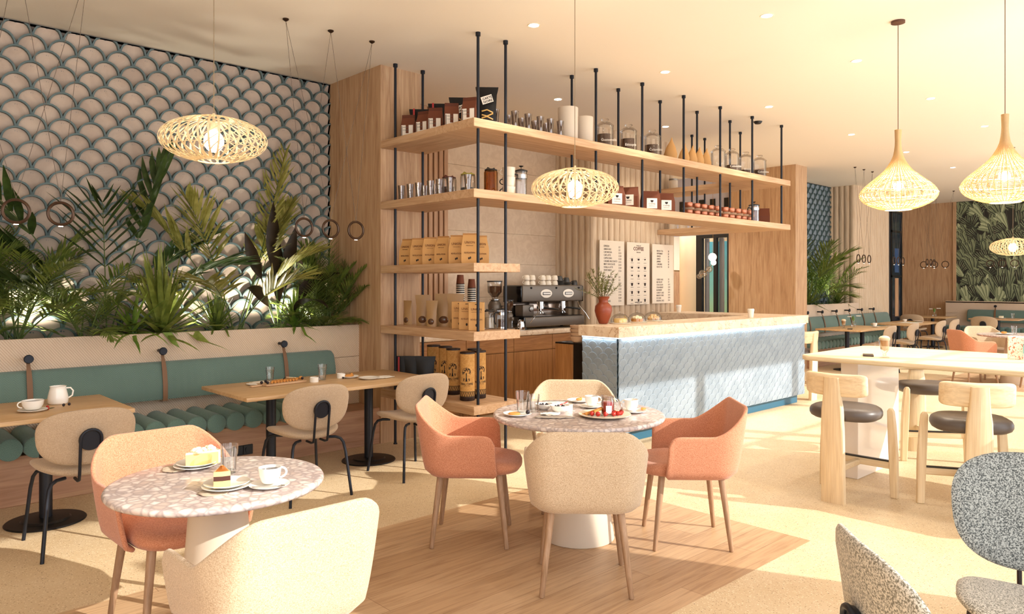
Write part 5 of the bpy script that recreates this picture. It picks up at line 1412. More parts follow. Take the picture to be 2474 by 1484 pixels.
# espresso machine
t = thing('espresso_machine', 'two-group grey coffee machine on the back worktop', 'coffee machine', (6.12, 6.36, ZW))
b = MB(); b.bbox(.0, 1.08, 0, .34, .335, .54, .016, 3); b.build('upper_body', GUN, t)
for xa in (-.02, 1.082):
    b = MB(); b.bbox(xa, xa+.018, .01, .33, .33, .53, .008, 2); b.build('side_cheek', BLACKG, t)
b = MB(); b.bbox(.02, 1.08, -.03, .36, .035, .15, .012, 3); b.build('base_body', GUN, t)
b = MB(); b.bbox(-.01, .018, -.03, .34, .03, .155, .008, 2); b.bbox(.03, 1.07, .0, .30, .1505, .158, .002, 1); b.build('drip_tray', BLACKG, t)
for x, y in ((.07, .03), (1.0, .03), (.07, .30), (1.0, .30)):
    b = MB(); b.cyl((x, y), .02, 0, .036, 14); b.build('foot', BLACK, t)
b = MB(); b.bbox(.03, 1.06, .24, .33, .155, .34, .006, 2); b.build('back_panel', plain('mirror_steel', '#a8978a', .15, .9), t)
for x in (.40, .80):
    b = MB(); M_ = Matrix.Translation((x, -.003, .435)) @ Matrix.Scale(1.9, 4, (1, 0, 0)) @ Matrix.Rotation(PI/2, 4, 'X'); b.lathe([(0, -.002), (.050, -.002), (.053, .001), (.050, .004), (0, .004)], 36, (0,0,0), M_); cpn = b.build('control_panel', PAPER, t)
    b = MB(); b.bbox(x-.068, x+.068, -.010, -.006, .418, .452, .002, 1); b.build('button_bar', BLACK, cpn)
    b = MB()
    for k in range(5): b.lathe([(0, 0), (.0105, 0), (.0105, .003), (0, .003)], 14, (0,0,0), Matrix.Translation((x-.048+k*.024, -.0105, .435)) @ Matrix.Rotation(PI/2, 4, 'X'))
    b.build('buttons', WHITE, cpn)
    b = MB(); b.cyl((x, .10), .042, .27, .336, 20); b.cyl((x, .10), .048, .245, .275, 20); b.cyl((x, .10), .018, .215, .246, 12); b.tube([(x, .1, .22), (x-.02, .08, .20), (x-.022, .08, .185)], .008, 8); b.tube([(x, .1, .22), (x+.02, .08, .20), (x+.022, .08, .185)], .008, 8); b.build('group_head', CHROME, t)
    b = MB(); b.tube([(x+.03, .08, .255), (x+.10, -.02, .245), (x+.16, -.06, .235)], [.009, .013, .012], 10); b.build('portafilter_handle', BLACK, t)
for x in (.14, .58, 1.0):
    b = MB(); b.sphere((x, -.004, .505), .013, 10, 8); b.build('bolt', BLACK, t)
b = MB(); b.tube([(.24, -.0, .335), (.24, -.03, .26), (.18, -.07, .20), (.06, -.10, .12), (.02, -.10, .085)], .0055, 8); b.build('steam_wand', CHROME, t)
b = MB(); b.tube([(.98, .0, .335), (.98, -.03, .27), (1.05, -.07, .18), (1.10, -.09, .10)], .0055, 8); b.build('steam_wand', CHROME, t)
b = MB(); b.bbox(.06, .25, .06, .2, .158, .30, .01, 2); b.build('gauge_box', GUN, t)
b = MB(); M_ = Matrix.Translation((.20, .058, .245)) @ Matrix.Rotation(PI/2, 4, 'X'); b.lathe([(0, 0), (.032, 0), (.032, .008), (.026, .010), (0, .010)], 20, (0,0,0), M_); b.build('gauge', STEEL, t)
ZM = ZW+.5405
def upcup(mat):
    def f(label):
        t = thing('coffee_cup', label, 'cup')
        b = MB(); b.lathe([(.040, 0), (.038, .03), (.030, .055), (.022, .06), (0, .06)], 20); b.build('cup_body', mat, t, smooth=60)
        b = MB(); handle(b, .038, .055, .0, R(160), 1.0, .004); b.build('handle', mat, t); return t
    return f
xs2 = (6.30, 6.40, 6.58, 6.68, 6.80)
many(upcup(CREAMC), [((x, 6.48, ZM+k*.062), 0, '%s upturned cream cup from the left in the %s layer on the coffee machine' % (nm[i], ('lower', 'upper')[k])) for i, x in enumerate(xs2) for k in (0, 1)], 'cream cups on the coffee machine')
t = thing('saucer_stack', 'dark grey saucers stacked on the coffee machine', 'saucers', (6.91, 6.5, ZM))
for dx in (0, .13):
    for k in range(6 if dx == 0 else 4):
        b = MB(); z = k*.009; b.lathe([(0, z), (.04, z), (.066, z+.007), (.066, z+.0085), (0, z+.002)], 24, (dx, 0, 0)); b.build('saucer', GREYC, t, smooth=40)
many(upcup(GREYC), [((6.91, 6.5, ZM+.0555), 0, 'dark grey cup on the taller saucer pile atop the coffee machine'), ((7.04, 6.5, ZM+.0375), 0, 'dark grey cup on the lower saucer pile atop the coffee machine'), ((7.15, 6.46, ZM), 0, 'dark grey cup standing alone at the right end of the coffee machine')], 'dark grey cups on the coffee machine')

DBP = plain('dark_brown_print', '#2d1a12', .8)
# ------------------------------------------------------------------ menu boards
def board(x0, x1, z0, z1, label):
    t = thing('menu_board', label, 'menu board', ((x0+x1)/2, 6.226, (z0+z1)/2))
    b = MB(); b.bbox(-(x1-x0)/2, (x1-x0)/2, 0, .012, -(z1-z0)/2, (z1-z0)/2, .002, 1); b.build('panel', plain('menu_paper', '#e4d6c2', .85), t); return t
def ml(t, s, x, z, size, al='LEFT', mat=INKS, sx=.8, bold=.0004): return text_obj('lettering', s, size, mat, t, (x, -.0008, z), UP, al, sx=sx, line=1.0, bold=bold)
t = board(7.378, 7.888, 1.205, 2.065, 'left menu board listing coffees, partly behind the vase of twigs')
L1 = ['ESPRESSO', 'AMERICANO', 'CAFE MOCHA', 'CAFE LATTE', 'CAPPUCCINO', 'CARAMEL MACCHIATO', 'MINT CHOCOLATE', 'VANILLA LATTE', 'WHITE BREW']; P1 = ['$ 2', '$ 3', '$ 3.5', '$ 3.8', '$ 3.8', '$ 4.2', '$ 4.0', '$ 3.8', '$ 3.6']
L2 = ['ICED ESPRESSO', 'ICED AMERICANO', 'ICED LATTE', 'ICED MOCHA', 'COLD BREW', 'FRAPPE', 'AFFOGATO', 'ICED TEA', 'LEMONADE', 'MATCHA GREEN']
for i, (a, c) in enumerate(zip(L1, P1)): ml(t, a, -.175, .345-i*.0395, .033); ml(t, c, .135, .338-i*.0395, .033)
for i, a in enumerate(L2[:9]): ml(t, a, -.175, -.062-i*.0395, .033); ml(t, P1[i], .135, -.062-i*.0395, .033)
t = board(7.947, 8.451, 1.21, 2.06, 'centre menu board titled COFFEE with rows of drawn cups')
ml(t, 'TYPES OF', 0, .372, .025, 'CENTER', INKS, 1.0); ml(t, 'COFFEE', 0, .318, .066, 'CENTER', INKB, 1.0, .0015); ml(t, 'Selection', 0, .285, .026, 'CENTER', INKS, 1.0)
bl = MB()
for r_ in range(6):
    for c_ in range(3):
        cx = (-.145, 0, .145)[c_]; cz = .205-r_*.111; rr = random.Random(r_*3+c_); hgt = rr.choice([.02, .026, .035, .042]); ww = rr.choice([.016, .02, .024])
        M_ = Matrix.Translation((cx, -.0012, cz)) @ Matrix.Rotation(PI/2, 4, 'X')
        b = MB(); b.prism([(-ww, 0), (ww, 0), (ww*.8, -hgt*.7), (ww*.45, -hgt), (-ww*.45, -hgt), (-ww*.8, -hgt*.7)], 0, .0006, M_); b.build('cup_drawing', DBP, t)
        bl.prism([(-ww*1.15, .018), (ww*1.15, .018), (ww*1.1, .016), (-ww*1.1, .016)], 0, .0006, M_)
        bl.box(cx-.03, cx+.03, -.0018, -.0012, cz-.062, cz-.057); bl.box(cx-.052, cx-.03, -.0018, -.0012, cz-.006, cz-.003)
bl.build('caption_lines', INKS, t)
ml(t, 'BEANSHOP COFFEE', 0, -.40, .018, 'CENTER', INK, 1.0)
t = board(8.515, 9.022, 1.215, 2.055, 'right menu board listing teas and cakes')
T1 = ['MANGO TEA', 'PEPPERMINT', 'GINGER', 'LEMON', 'JASMINE', 'CAMOMILE', 'BLACK TEA']; C1 = ['CHEESE CAKE', 'RED VELVET', 'CHOCOLATE', 'STRAWBERRY', 'BLUEBERRY', 'CARROT CAKE', 'MANGO CAKE', 'ICE CAKE', 'BANANA CAKE']
for i, a in enumerate(T1): ml(t, a, -.15, .315-i*.0375, .032); ml(t, '$3', .12, .315-i*.0375, .032)
for i, a in enumerate(C1): ml(t, a, -.155, -.09-i*.0375, .032); ml(t, P1[i], .12, -.085-i*.0375, .032)

# ------------------------------------------------------------------ on the counter
ZC = 1.1035
t = thing('bowl_stack', 'stack of sand-coloured bowls on the black cabinet behind the counter end', 'bowls', (5.50, 4.90, .9105))
for k in range(4):
    b = MB(); z = k*.036; b.lathe([(0, z), (.06, z), (.088, z+.022), (.098, z+.066), (.095, z+.066), (.083, z+.024), (0, z+.006)], 32); b.build('bowl', TANC, t, smooth=60)
t = thing('vase_of_twigs', 'terracotta vase with leafy olive twigs on the counter corner', 'vase', (5.60, 4.68, ZC))
b = MB(); b.lathe([(0, 0), (.038, 0), (.044, .008), (.072, .075), (.086, .13), (.080, .175), (.052, .205), (.046, .212), (.046, .235), (.062, .265), (.066, .268), (.060, .268), (.042, .235), (.042, .21), (0, .2)], 40); b.build('vase_body', TERRA, t, smooth=60)
rr = random.Random(5); st = MB(); lf = MB()
for k in range(20):
    az = rr.uniform(0, 2*PI); e = rr.uniform(.5, 1.35); d = Vector((math.cos(az)*math.cos(e), math.sin(az)*math.cos(e), math.sin(e))); p = Vector((0, 0, .22)); pts = [p.copy()]; Lt = rr.uniform(.18, .33)
    for i in range(10):
        d = (d+Vector((rr.uniform(-.16, .16), rr.uniform(-.16, .16), -.03))).normalized(); p = p+d*Lt/10; pts.append(p.copy())
        if i > 2:
            for q_ in range(5): leaf(lf, p, d+Vector((rr.uniform(-1, 1), rr.uniform(-1, 1), rr.uniform(-.4, .8))), rr.uniform(.03, .055), .007, .4, seg=2, shape=(.4, 1, .05))
    st.tube(pts, .0018, 4)
st.build('twigs', plain('twig', '#6b5a35', .7), t); lf.build('leaves', leafmat('leaf_olive_green', '#59602c', '#8e8f52'), t)
def cloche(label, food):
    t = thing('cake_dome', label, 'cake dome')
    b = MB(); b.lathe([(0, 0), (.098, 0), (.105, .005), (.105, .009), (0, .009)], 36); b.build('base_plate', CREAMC, t, smooth=40)
    b = MB(); b.lathe([(.092, .0095)]+[(.092*math.cos(a), .028+.072*math.sin(a)) for a in [PI/2*i/12 for i in range(12)]]+[(.006, .1005), (.006, .108), (.011, .115), (.008, .123), (0, .125)], 36); b.build('glass_dome', DOMEG, t, smooth=70)
    food(t); return t
def f_sponge(t):
    for dx, rz in ((-.02, .2), (.035, -.3)):
        b = MB(); M_ = Matrix.Translation((dx, 0, .0095)) @ Matrix.Rotation(rz, 4, 'Z'); b.bbox(-.035, .035, -.035, .035, 0, .04, .004, 2, M_); b.build('sponge_slice', SPONGE, t)
def f_tart(t):
    b = MB(); b.cyl((0, 0), .058, .0095, .036, 24, r2=.062); b.build('tart_crust', BREAD, t)
    b = MB(); 
    for k in range(9): b.sphere((.035*math.cos(k*.7), .035*math.sin(k*.7), .045), .017, 10, 7)
    b.sphere((0, 0, .052), .022, 10, 7); b.build('cream_topping', CREAM, t)
def f_choux(t):
    rr = random.Random(8); b = MB()
    for k in range(11): a = k*2.4; d = .05*math.sqrt(k/11); b.sphere((d*math.cos(a), d*math.sin(a), .03+(.022 if k < 4 else 0)), .021, 10, 8)
    b.build('choux_buns', stoned('sugared_choux', [(.4, '#c98f4e'), (.6, '#efdcb0')], 60, rough=.8), t)
for x, y, f, l in ((5.76, 4.60, f_sponge, 'glass cake dome over yellow sponge squares, left of the three on the counter'), (6.06, 4.62, f_tart, 'glass cake dome over a cream-topped tart, middle of the three on the counter'), (6.40, 4.67, f_choux, 'glass cake dome over sugared choux buns, right of the three on the counter')):
    o = cloche(l, f); o.location = (x, y, ZC); o['group'] = 'cake domes on the counter'
def togo(label):
    t = thing('takeaway_cup', label, 'cup')
    b = MB(); b.lathe([(0, 0), (.028, 0), (.038, .085), (0, .085)], 24); b.build('cup_body', PAPER, t, smooth=40)
    b = MB(); b.lathe([(0, .085), (.041, .085), (.041, .09), (.037, .092), (.036, .10), (0, .10)], 24); b.build('lid', WHITE, t, smooth=40); return t
many(togo, [((7.90, 4.38, ZC), 0, 'white takeaway cup standing on the right part of the counter'), ((8.12, 4.50, ZC), 0, 'white takeaway cup just behind the other one on the counter', .95), ((8.62, 5.86, ZC), 0, 'takeaway cup at the far end of the counter return')], 'takeaway cups')
# ------------------------------------------------------------------ things laid on the tables
ZT, ZR, ZB = .7205, .7355, .9455
def plate(r, mat=WHITE, name='plate'):
    def f(label):
        b = MB(); b.lathe([(0, 0), (r*.55, 0), (r*.6, .003), (r, .014), (r, .017), (r*.62, .008), (0, .006)], 40); return tag(b.build(name, mat, smooth=40), label, name)
    return f
def cupset(label, r=.040, h=.055, ang=0, liquid=COFFEE, rs=.068, spoon=True):
    """cup on its saucer are two things; returns both"""
    c = thing('coffee_cup', label, 'cup')
    b = MB(); b.lathe([(0, 0), (r*.6, 0), (r*.72, .006), (r*.93, h*.5), (r, h), (r-.003, h), (r*.86, h*.5), (r*.6, .01), (0, .01)], 32); b.build('cup_body', WHITE, c, smooth=60)
    b = MB(); pts = []
    for i in range(11):
        a = -PI/2+PI*i/10; pts.append((r*.90+math.cos(a)*.024, 0, h*.58+math.sin(a)*.019))
    b.tube(pts, .0042, 8); b.build('handle', WHITE, c, smooth=60)
    b = MB(); b.cyl((0, 0), r*.93, h*.80, h*.82, 28); b.build('drink', liquid, c)
    c.rotation_euler[2] = ang; return c
def saucer(label, r=.068):
    b = MB(); b.lathe([(0, 0), (r*.5, 0), (r*.55, .002), (r, .012), (r, .0145), (r*.55, .006), (0, .005)], 36); return tag(b.build('saucer', WHITE, smooth=40), label, 'saucer')
def spoon(label, L=.11):
    t = thing('teaspoon', label, 'spoon')
    b = MB(); b.tube([(-L/2, 0, .002), (L*.2, 0, .003), (L*.35, 0, .004)], [.0022, .0016, .0018], 6); b.build('spoon_handle', CHROME, t)
    b = MB(); b.sphere((L*.43, 0, .004), .012, 12, 6, (1.3, .85, .25)); b.build('spoon_bowl', CHROME, t); return t
def at(o, x, y, z, rz=0):
    o.location = (x, y, z); o.rotation_euler[2] = rz; return o
def napkin(label, w, d, seed, mat=None, folds=6):
    rr = random.Random(seed); n, m_ = 18, 14; vs = []; fs = []
    for i in range(n+1):
        for j in range(m_+1):
            x, y = (i/n-.5)*w, (j/m_-.5)*d; z = .004+.007*abs(mnoise.noise(Vector((x*26, y*26, seed))))+.005*abs(mnoise.noise(Vector((x*9, y*30, seed+5))))
            q_ = 1-.28*(2*y/d)**2*abs(2*x/w)-.10*mnoise.noise(Vector((seed*3.1+i*.4, j*.3, 1))); x *= q_; y *= (1-.30*(2*x/w)**2+.15*mnoise.noise(Vector((i*.35, seed*2.3, 4)))); vs.append((x+.012*mnoise.noise(Vector((y*20, seed, 0))), y+.012*mnoise.noise(Vector((x*20, seed, 3))), z))
    for i in range(n):
        for j in range(m_): a = i*(m_+1)+j; fs.append((a, a+m_+1, a+m_+2, a+1))
    b = MB(); b.add(vs, fs); o = b.build('napkin', mat or NAPK, smooth=80); md = o.modifiers.new('t', 'SOLIDIFY'); md.thickness = .003; return tag(o, label, 'napkin')
NAPK = plain('linen', '#e9e1d6', .9); NAPB = plain('beige_linen', '#b8a690', .9); NAPG = plain('grey_linen', '#b9aea3', .9)
def berry(label, x, y, z, r=.010, mat=None, nm='blackberry'):
    b = MB(); b.sphere((0, 0, r), r, 12, 8)
    if r > .009:
        rr = random.Random(int(x*1000))
        for k in range(20): a = k*2.4; cz = 1-2*(k+.5)/20; s_ = math.sqrt(1-cz*cz); b.sphere((r*.8*s_*math.cos(a), r*.8*s_*math.sin(a), r+r*.8*cz), r*.32, 6, 4)
    o = tag(b.build(nm, mat or BERRY, smooth=80), label, 'berry'); o.location = (x, y, z); return o

# small round table, left foreground
at(plate(.085)('lower white plate under the pale cake slice'), 1.13, 3.13, ZR); at(plate(.080)('upper white plate carrying the pale cake slice'), 1.135, 3.132, ZR+.009)
def wedge(mb, L, w, z0, z1, n=1, M=None):
    mb.add([(0, 0, z0), (L, -w/2, z0), (L*1.04, 0, z0), (L, w/2, z0), (0, 0, z1), (L, -w/2, z1), (L*1.04, 0, z1), (L, w/2, z1)], [(0, 3, 2, 1), (4, 5, 6, 7), (0, 1, 5, 4), (1, 2, 6, 5), (2, 3, 7, 6), (3, 0, 4, 7)], M)
t = thing('cake_slice', 'pale cream-topped cake slice on the small round table', 'cake', (1.08, 3.10, ZR+.0165), R(8))
b = MB(); wedge(b, .125, .085, 0, .048); b.build('sponge', SPONGE, t)
b = MB(); wedge(b, .127, .089, .0485, .056); b.bbox(.118, .130, -.042, .042, 0, .056, .004, 2)
rr = random.Random(4)
for k in range(14): b.sphere((rr.uniform(.03, .115), rr.uniform(-.03, .03)*.9, .058+rr.uniform(0, .006)), rr.uniform(.008, .014), 8, 6, (1.2, 1, .8))
b.build('cream_topping', CREAM, t)
at(plate(.088)('lower white plate under the layered chocolate cake slice'), 1.10, 2.735, ZR); at(plate(.082)('upper white plate under the layered chocolate cake slice'), 1.102, 2.738, ZR+.009)
t = thing('cake_slice', 'layered chocolate and caramel cake slice standing on two plates', 'cake', (1.11, 2.80, ZR+.0165), R(-112))
for nm_, z0, z1, mt in (('sponge_layer', 0, .026, SPONGE), ('chocolate_layer', .0262, .043, CHOC), ('caramel_layer', .0432, .060, plain('caramel_cream', '#dcb883', .6))):
    b = MB(); wedge(b, .115, .058, z0, z1); b.build(nm_, mt, t)
b = MB()
for k in range(6): x = .03+k*.015; b.tube([(x, -x*.2, .061), (x+.006, 0, .062), (x, x*.2, .061)], .0022, 5)
b.build('caramel_drizzle', plain('caramel', '#9c5a1e', .3), t)
def water_glass(label, h=.115, r=.035, w=.8):
    t = thing('water_glass', label, 'glass')
    b = MB(); b.lathe([(0, 0), (r*.74, 0), (r*.77, .008), (r*.86, h*.62), (r*.93, h*.66), (r, h), (r-.0022, h), (r*.90, h*.66), (r*.82, h*.6), (r*.70, .012), (0, .012)], 10 if False else 28); b.build('glass_body', GLASS, t, smooth=60)
    b = MB(); b.lathe([(0, .013), (r*.69, .013), (r*.81, h*.6), (r*.90, h*w), (0, h*w)], 28); b.build('water', WATER, t, smooth=40); return t
at(water_glass('water glass behind the chocolate cake slice'), 1.20, 2.955, ZR)
at(saucer('saucer under the coffee cup on the small round table', .074), 1.225, 2.645, ZR); at(cupset('white coffee cup on the small round table', .042, .058), 1.232, 2.655, ZR+.0145, R(-12))
at(spoon('teaspoon on the saucer of the small round table'), 1.195, 2.595, ZR+.0155, R(-35))
at(napkin('crumpled beige paper under the chocolate cake plates', .11, .09, 1, NAPB), 1.045, 2.715, ZR-.003, R(-20))
at(napkin('crumpled beige paper under the pale cake plates', .13, .10, 2, NAPB), 1.07, 3.15, ZR-.003, R(10))

# middle round table
at(plate(.082)('white plate with a round biscuit at the left of the middle table'), 2.935, 3.095, ZR)
b = MB(); b.lathe([(0, 0), (.032, 0), (.036, .005), (.032, .010), (0, .010)], 24); o = tag(b.build('round_biscuit', BREAD, smooth=50), 'golden round biscuit on the left plate of the middle table', 'biscuit'); o.location = (2.915, 3.10, ZR+.0085)
berry('dark blackberry at the edge of the biscuit plate', 2.975, 3.05, ZR+.009, .0125)
at(water_glass('taller empty-topped water glass on the left of the middle table', .13, .042, .55), 3.01, 3.13, ZR); at(water_glass('shorter water glass right of the taller one on the middle table', .105, .034, .7), 3.09, 3.115, ZR)
at(napkin('folded beige napkin strip at the front left of the middle table', .22, .07, 3, NAPG), 3.04, 2.905, ZR, R(-45))
at(napkin('crumpled white napkin between the bowls of the middle table', .12, .09, 6, NAPK), 3.10, 2.99, ZR, R(-20))
def bowl(label, r=.06, h=.045):
    t = thing('white_bowl', label, 'bowl')
    b = MB(); b.lathe([(0, 0), (r*.5, 0), (r*.85, h*.5), (r, h), (r-.004, h), (r*.8, h*.5), (r*.45, .006), (0, .006)], 28); b.build('bowl_body', WHITE, t, smooth=60)
    b = MB()
    for k in range(6): b.sphere((r*.4*math.cos(k*1.1), r*.4*math.sin(k*1.1), h*.8), .008, 8, 6)
    b.build('dark_berries', BERRY, t); return t
at(bowl('front white bowl with dark berries on the middle table'), 3.19, 3.0, ZR); at(bowl('rear white bowl with dark berries on the middle table', .055, .035), 3.20, 3.14, ZR)
def ramekin(label, r=.034, h=.038):
    b = MB(); b.lathe([(0, 0), (r, 0), (r*1.02, h), (r*.92, h), (r*.9, .006), (0, .006)], 28); return tag(b.build('ramekin', WHITE, smooth=50), label, 'ramekin')
at(ramekin('white ramekin right of the berry bowls'), 3.275, 3.02, ZR)
t = thing('red_spreader', 'small red-handled knife leaning across the ramekin', 'knife', (3.265, 3.03, ZR+.040), R(10))
b = MB(); b.tube([(-.05, 0, .0), (0, 0, .004), (.03, 0, .006)], [.003, .0035, .003], 6); b.build('knife_handle', RED, t)
at(napkin('white napkin with cutlery at the back of the middle table', .17, .10, 7, NAPK), 3.40, 3.24, ZR, R(-40))
t = thing('dessert_fork', 'dark fork lying on the back napkin of the middle table', 'fork', (3.40, 3.24, ZR+.017), R(-45))
b = MB(); b.tube([(-.08, 0, 0), (.03, 0, .001)], .0025, 6)
for k in (-1, 0, 1): b.tube([(.03, 0, .001), (.045, k*.006, .001), (.075, k*.006, .002)], .0013, 5)
b.build('fork_body', STEEL, t)
at(plate(.075)('small plate with leftovers at the back of the middle table'), 3.56, 3.18, ZR)
b = MB(); b.sphere((0, 0, .012), .014, 8, 6, (1.6, 1, .6)); b.sphere((.03, .01, .010), .010, 8, 6); o = tag(b.build('pastry_crumbs', BREAD, smooth=60), 'pastry crumbs on the small back plate', 'pastry'); o.location = (3.56, 3.18, ZR+.007)
at(saucer('saucer under the left coffee cup of the middle table', .07), 3.455, 2.99, ZR); at(cupset('left white coffee cup of the middle table', .042, .058), 3.46, 2.985, ZR+.0145, R(-40))
at(saucer('saucer under the right coffee cup of the middle table', .075), 3.51, 2.70, ZR); at(cupset('right white coffee cup of the middle table', .042, .062, liquid=LATTE), 3.505, 2.715, ZR+.0145, R(120))
for dx, dy, r_ in ((.05, -.035, 20), (.055, -.02, 35)):
    b = MB(); b.bbox(-.03, .03, -.007, .007, 0, .007, .003, 1); o = tag(b.build('biscuit_finger', BREAD), 'golden biscuit finger on the right saucer of the middle table', 'biscuit', 'biscuit fingers on the right saucer'); o.location = (3.51+dx, 2.70+dy, ZR+.016); o.rotation_euler[2] = R(r_)
at(plate(.15, plain('stoneware', '#dccdb6', .4), 'serving_plate')('large stoneware plate with fruit at the front of the middle table'), 3.285, 2.735, ZR)
t = thing('preserve_jar', 'open clip-top jar of red jam on the fruit plate', 'jar', (3.30, 2.725, ZR+.007), R(-42))
b = MB(); b.lathe([(0, 0), (.036, 0), (.040, .006), (.040, .082), (.034, .094), (.034, .103), (.041, .106), (.041, .112), (.031, .112), (.031, .094), (.036, .082), (.036, .008), (0, .008)], 28); b.build('jar_body', GLASS, t, smooth=60)
b = MB(); b.lathe([(0, .009), (.0355, .009), (.0355, .075), (0, .078)], 24); b.build('red_jam', plain('red_jam', '#a31510', .15), t)
b = MB(); b.box(-.016, .016, -.0412, -.0405, .015, .06); b.build('label', PAPER, t)
b = MB(); b.torus((0, 0, .098), .0375, .0018, 28, 5); b.tube([(.038, 0, .098), (.055, 0, .085), (.062, 0, .07)], .0015, 5); b.build('wire_clasp', STEEL, t)
b = MB(); M_ = Matrix.Translation((.068, .0, .055)) @ Matrix.Rotation(R(70), 4, 'Y'); b.lathe([(0, 0), (.034, 0), (.040, .004), (.034, .010), (0, .012)], 28, (0,0,0), M_); b.build('glass_lid', glassm('lid_glass', (.97,.95,.93), base=.2), t)
rr = random.Random(9)
for k, (dx, dy) in enumerate(((-.075, .035), (-.06, .0), (-.035, -.04), (.0, -.065), (.035, -.075), (.065, -.06), (.09, -.05), (.045, -.045))):
    b = MB(); b.lathe([(0, 0), (.006, .003), (.014, .016), (.013, .024), (.006, .028), (0, .027)], 12); b.v = [(v[0], v[2]-.012, v[1]+.012) for v in b.v]
    o = tag(b.build('strawberry', STRAW, smooth=60), 'red strawberry lying around the jam jar on the fruit plate', 'strawberry', 'strawberries on the fruit plate'); o.location = (3.285+dx, 2.735+dy, ZR+.010); o.rotation_euler[2] = rr.uniform(0, 6)
for k in range(4):
    b = MB(); b.bbox(-.055, .055, -.011, .011, 0, .014, .005, 2); o = tag(b.build('waffle_stick', BREAD), 'golden waffle stick heaped left of the jam jar', 'waffle', 'waffle sticks on the fruit plate'); o.location = (3.23+.012*k, 2.80-.018*k, ZR+.012+.009*k); o.rotation_euler = (0, -.25, R(-30+6*k))

# near wooden table
at(saucer('saucer under the wide white cup on the near wooden table', .08), .935, 5.27, ZT)
at(cupset('wide white cup on the near wooden table', .060, .055), .935, 5.27, ZT+.0145, R(175))
t = thing('milk_jug', 'white ceramic milk jug on the near wooden table', 'jug', (1.115, 5.50, ZT), R(-15))
b = MB(); b.lathe([(0, 0), (.052, 0), (.058, .01), (.060, .04), (.050, .085), (.045, .105), (.048, .115), (.044, .115), (.042, .1), (.052, .04), (0, .01)], 32); b.build('jug_body', WHITE, t, smooth=60)
b = MB(); b.tube([(.046, 0, .10), (.07, 0, .10), (.085, 0, .08), (.08, 0, .05), (.058, 0, .035)], .005, 8); b.build('handle', WHITE, t, smooth=60)
berry('dark blueberry right of the milk jug, the left one', 1.118, 5.36, ZT, .009, BERRY, 'blueberry'); berry('dark blueberry right of the milk jug, the right one', 1.152, 5.375, ZT, .009, BERRY, 'blueberry')
berry('red berry nearer the milk jug', 1.03, 5.36, ZT, .008, STRAW, 'red_berry'); berry('red berry nearer the table edge', 1.02, 5.29, ZT, .008, STRAW, 'red_berry'); berry('red berry close to the wide cup', .99, 5.34, ZT, .007, STRAW, 'red_berry')
lf = MB(); leaf(lf, Vector((0, 0, .003)), Vector((1, .4, .12)), .05, .016, .2, seg=3, shape=(.3, 1, .8, .05)); o = tag(lf.build('berry_leaf', L_DK), 'small dark leaf beside the red berries', 'leaf'); o.location = (1.02, 5.32, ZT)

# pastry table
at(napkin('striped white napkin at the left end of the pastry table', .20, .15, 11, NAPK), 2.47, 5.52, ZT, R(20))
at(water_glass('water glass behind the wooden pastry board'), 2.60, 5.60, ZT); at(water_glass('water glass in the middle of the pastry table', .125, .037), 2.955, 5.41, ZT)
t = thing('serving_board', 'wooden serving board with handle on the pastry table', 'board', (2.62, 5.42, ZT), R(8))
b = MB(); b.bbox(-.19, .17, -.075, .075, 0, .014, .006, 2); b.bbox(-.28, -.19, -.02, .02, 0, .012, .006, 2); b.build('board_slab', OAKX, t)
for k in range(9):
    b = MB(); b.bbox(-.010, .010, -.045, .045, 0, .016, .005, 2); o = tag(b.build('pastry_finger', BREAD), 'golden pastry finger in the slanted row on the wooden board', 'pastry', 'pastry fingers on the wooden board'); o.location = (2.53+k*.027, 5.41+k*.004, ZT+.0145); o.rotation_euler = (0, R(20), R(-32))
for k, (x, y) in enumerate(((2.44, 5.40), (2.47, 5.36), (2.66, 5.47), (2.79, 5.43), (2.50, 5.46), (2.82, 5.33))): berry('blackberry scattered on or beside the wooden pastry board', x, y, ZT+(.0145 if k not in (5,) else 0), .011)['group'] = 'blackberries around the pastry board'
berry('single blackberry left of the middle water glass', 2.90, 5.44, ZT, .012)
at(ramekin('white ramekin at the right end of the pastry board'), 2.84, 5.33, ZT); at(ramekin('white ramekin right of the middle water glass'), 3.12, 5.40, ZT)
t = thing('honey_dipper', 'wooden honey dipper resting by the pastry board', 'honey dipper', (2.80, 5.50, ZT), R(-25))
b = MB(); b.tube([(-.10, 0, .03), (0, 0, .02)], .0035, 6); b.build('stick', ASH, t)
b = MB(); b.sphere((.012, 0, .018), .017, 12, 8, (1.2, 1, 1)); b.build('dipper_head', BREAD, t)
berry('dark berry at the foot of the right ramekin', 3.11, 5.35, ZT, .008, BERRY, 'blueberry')
at(plate(.085)('white plate in front of the folded napkin on the pastry table'), 3.25, 5.18, ZT); at(plate(.07)('small plate with a pastry at the right of the pastry table'), 3.18, 5.36, ZT)
b = MB(); b.sphere((0, 0, .012), .03, 12, 8, (1.4, .8, .4)); b.sphere((.02, .0, .022), .012, 8, 6); o = tag(b.build('croissant_piece', BREAD, smooth=60), 'pastry piece on the small plate at the right of the pastry table', 'pastry'); o.location = (3.18, 5.37, ZT+.006)
at(napkin('white napkin at the right of the pastry table', .17, .14, 12, NAPK), 3.40, 5.20, ZT+.0, R(10))

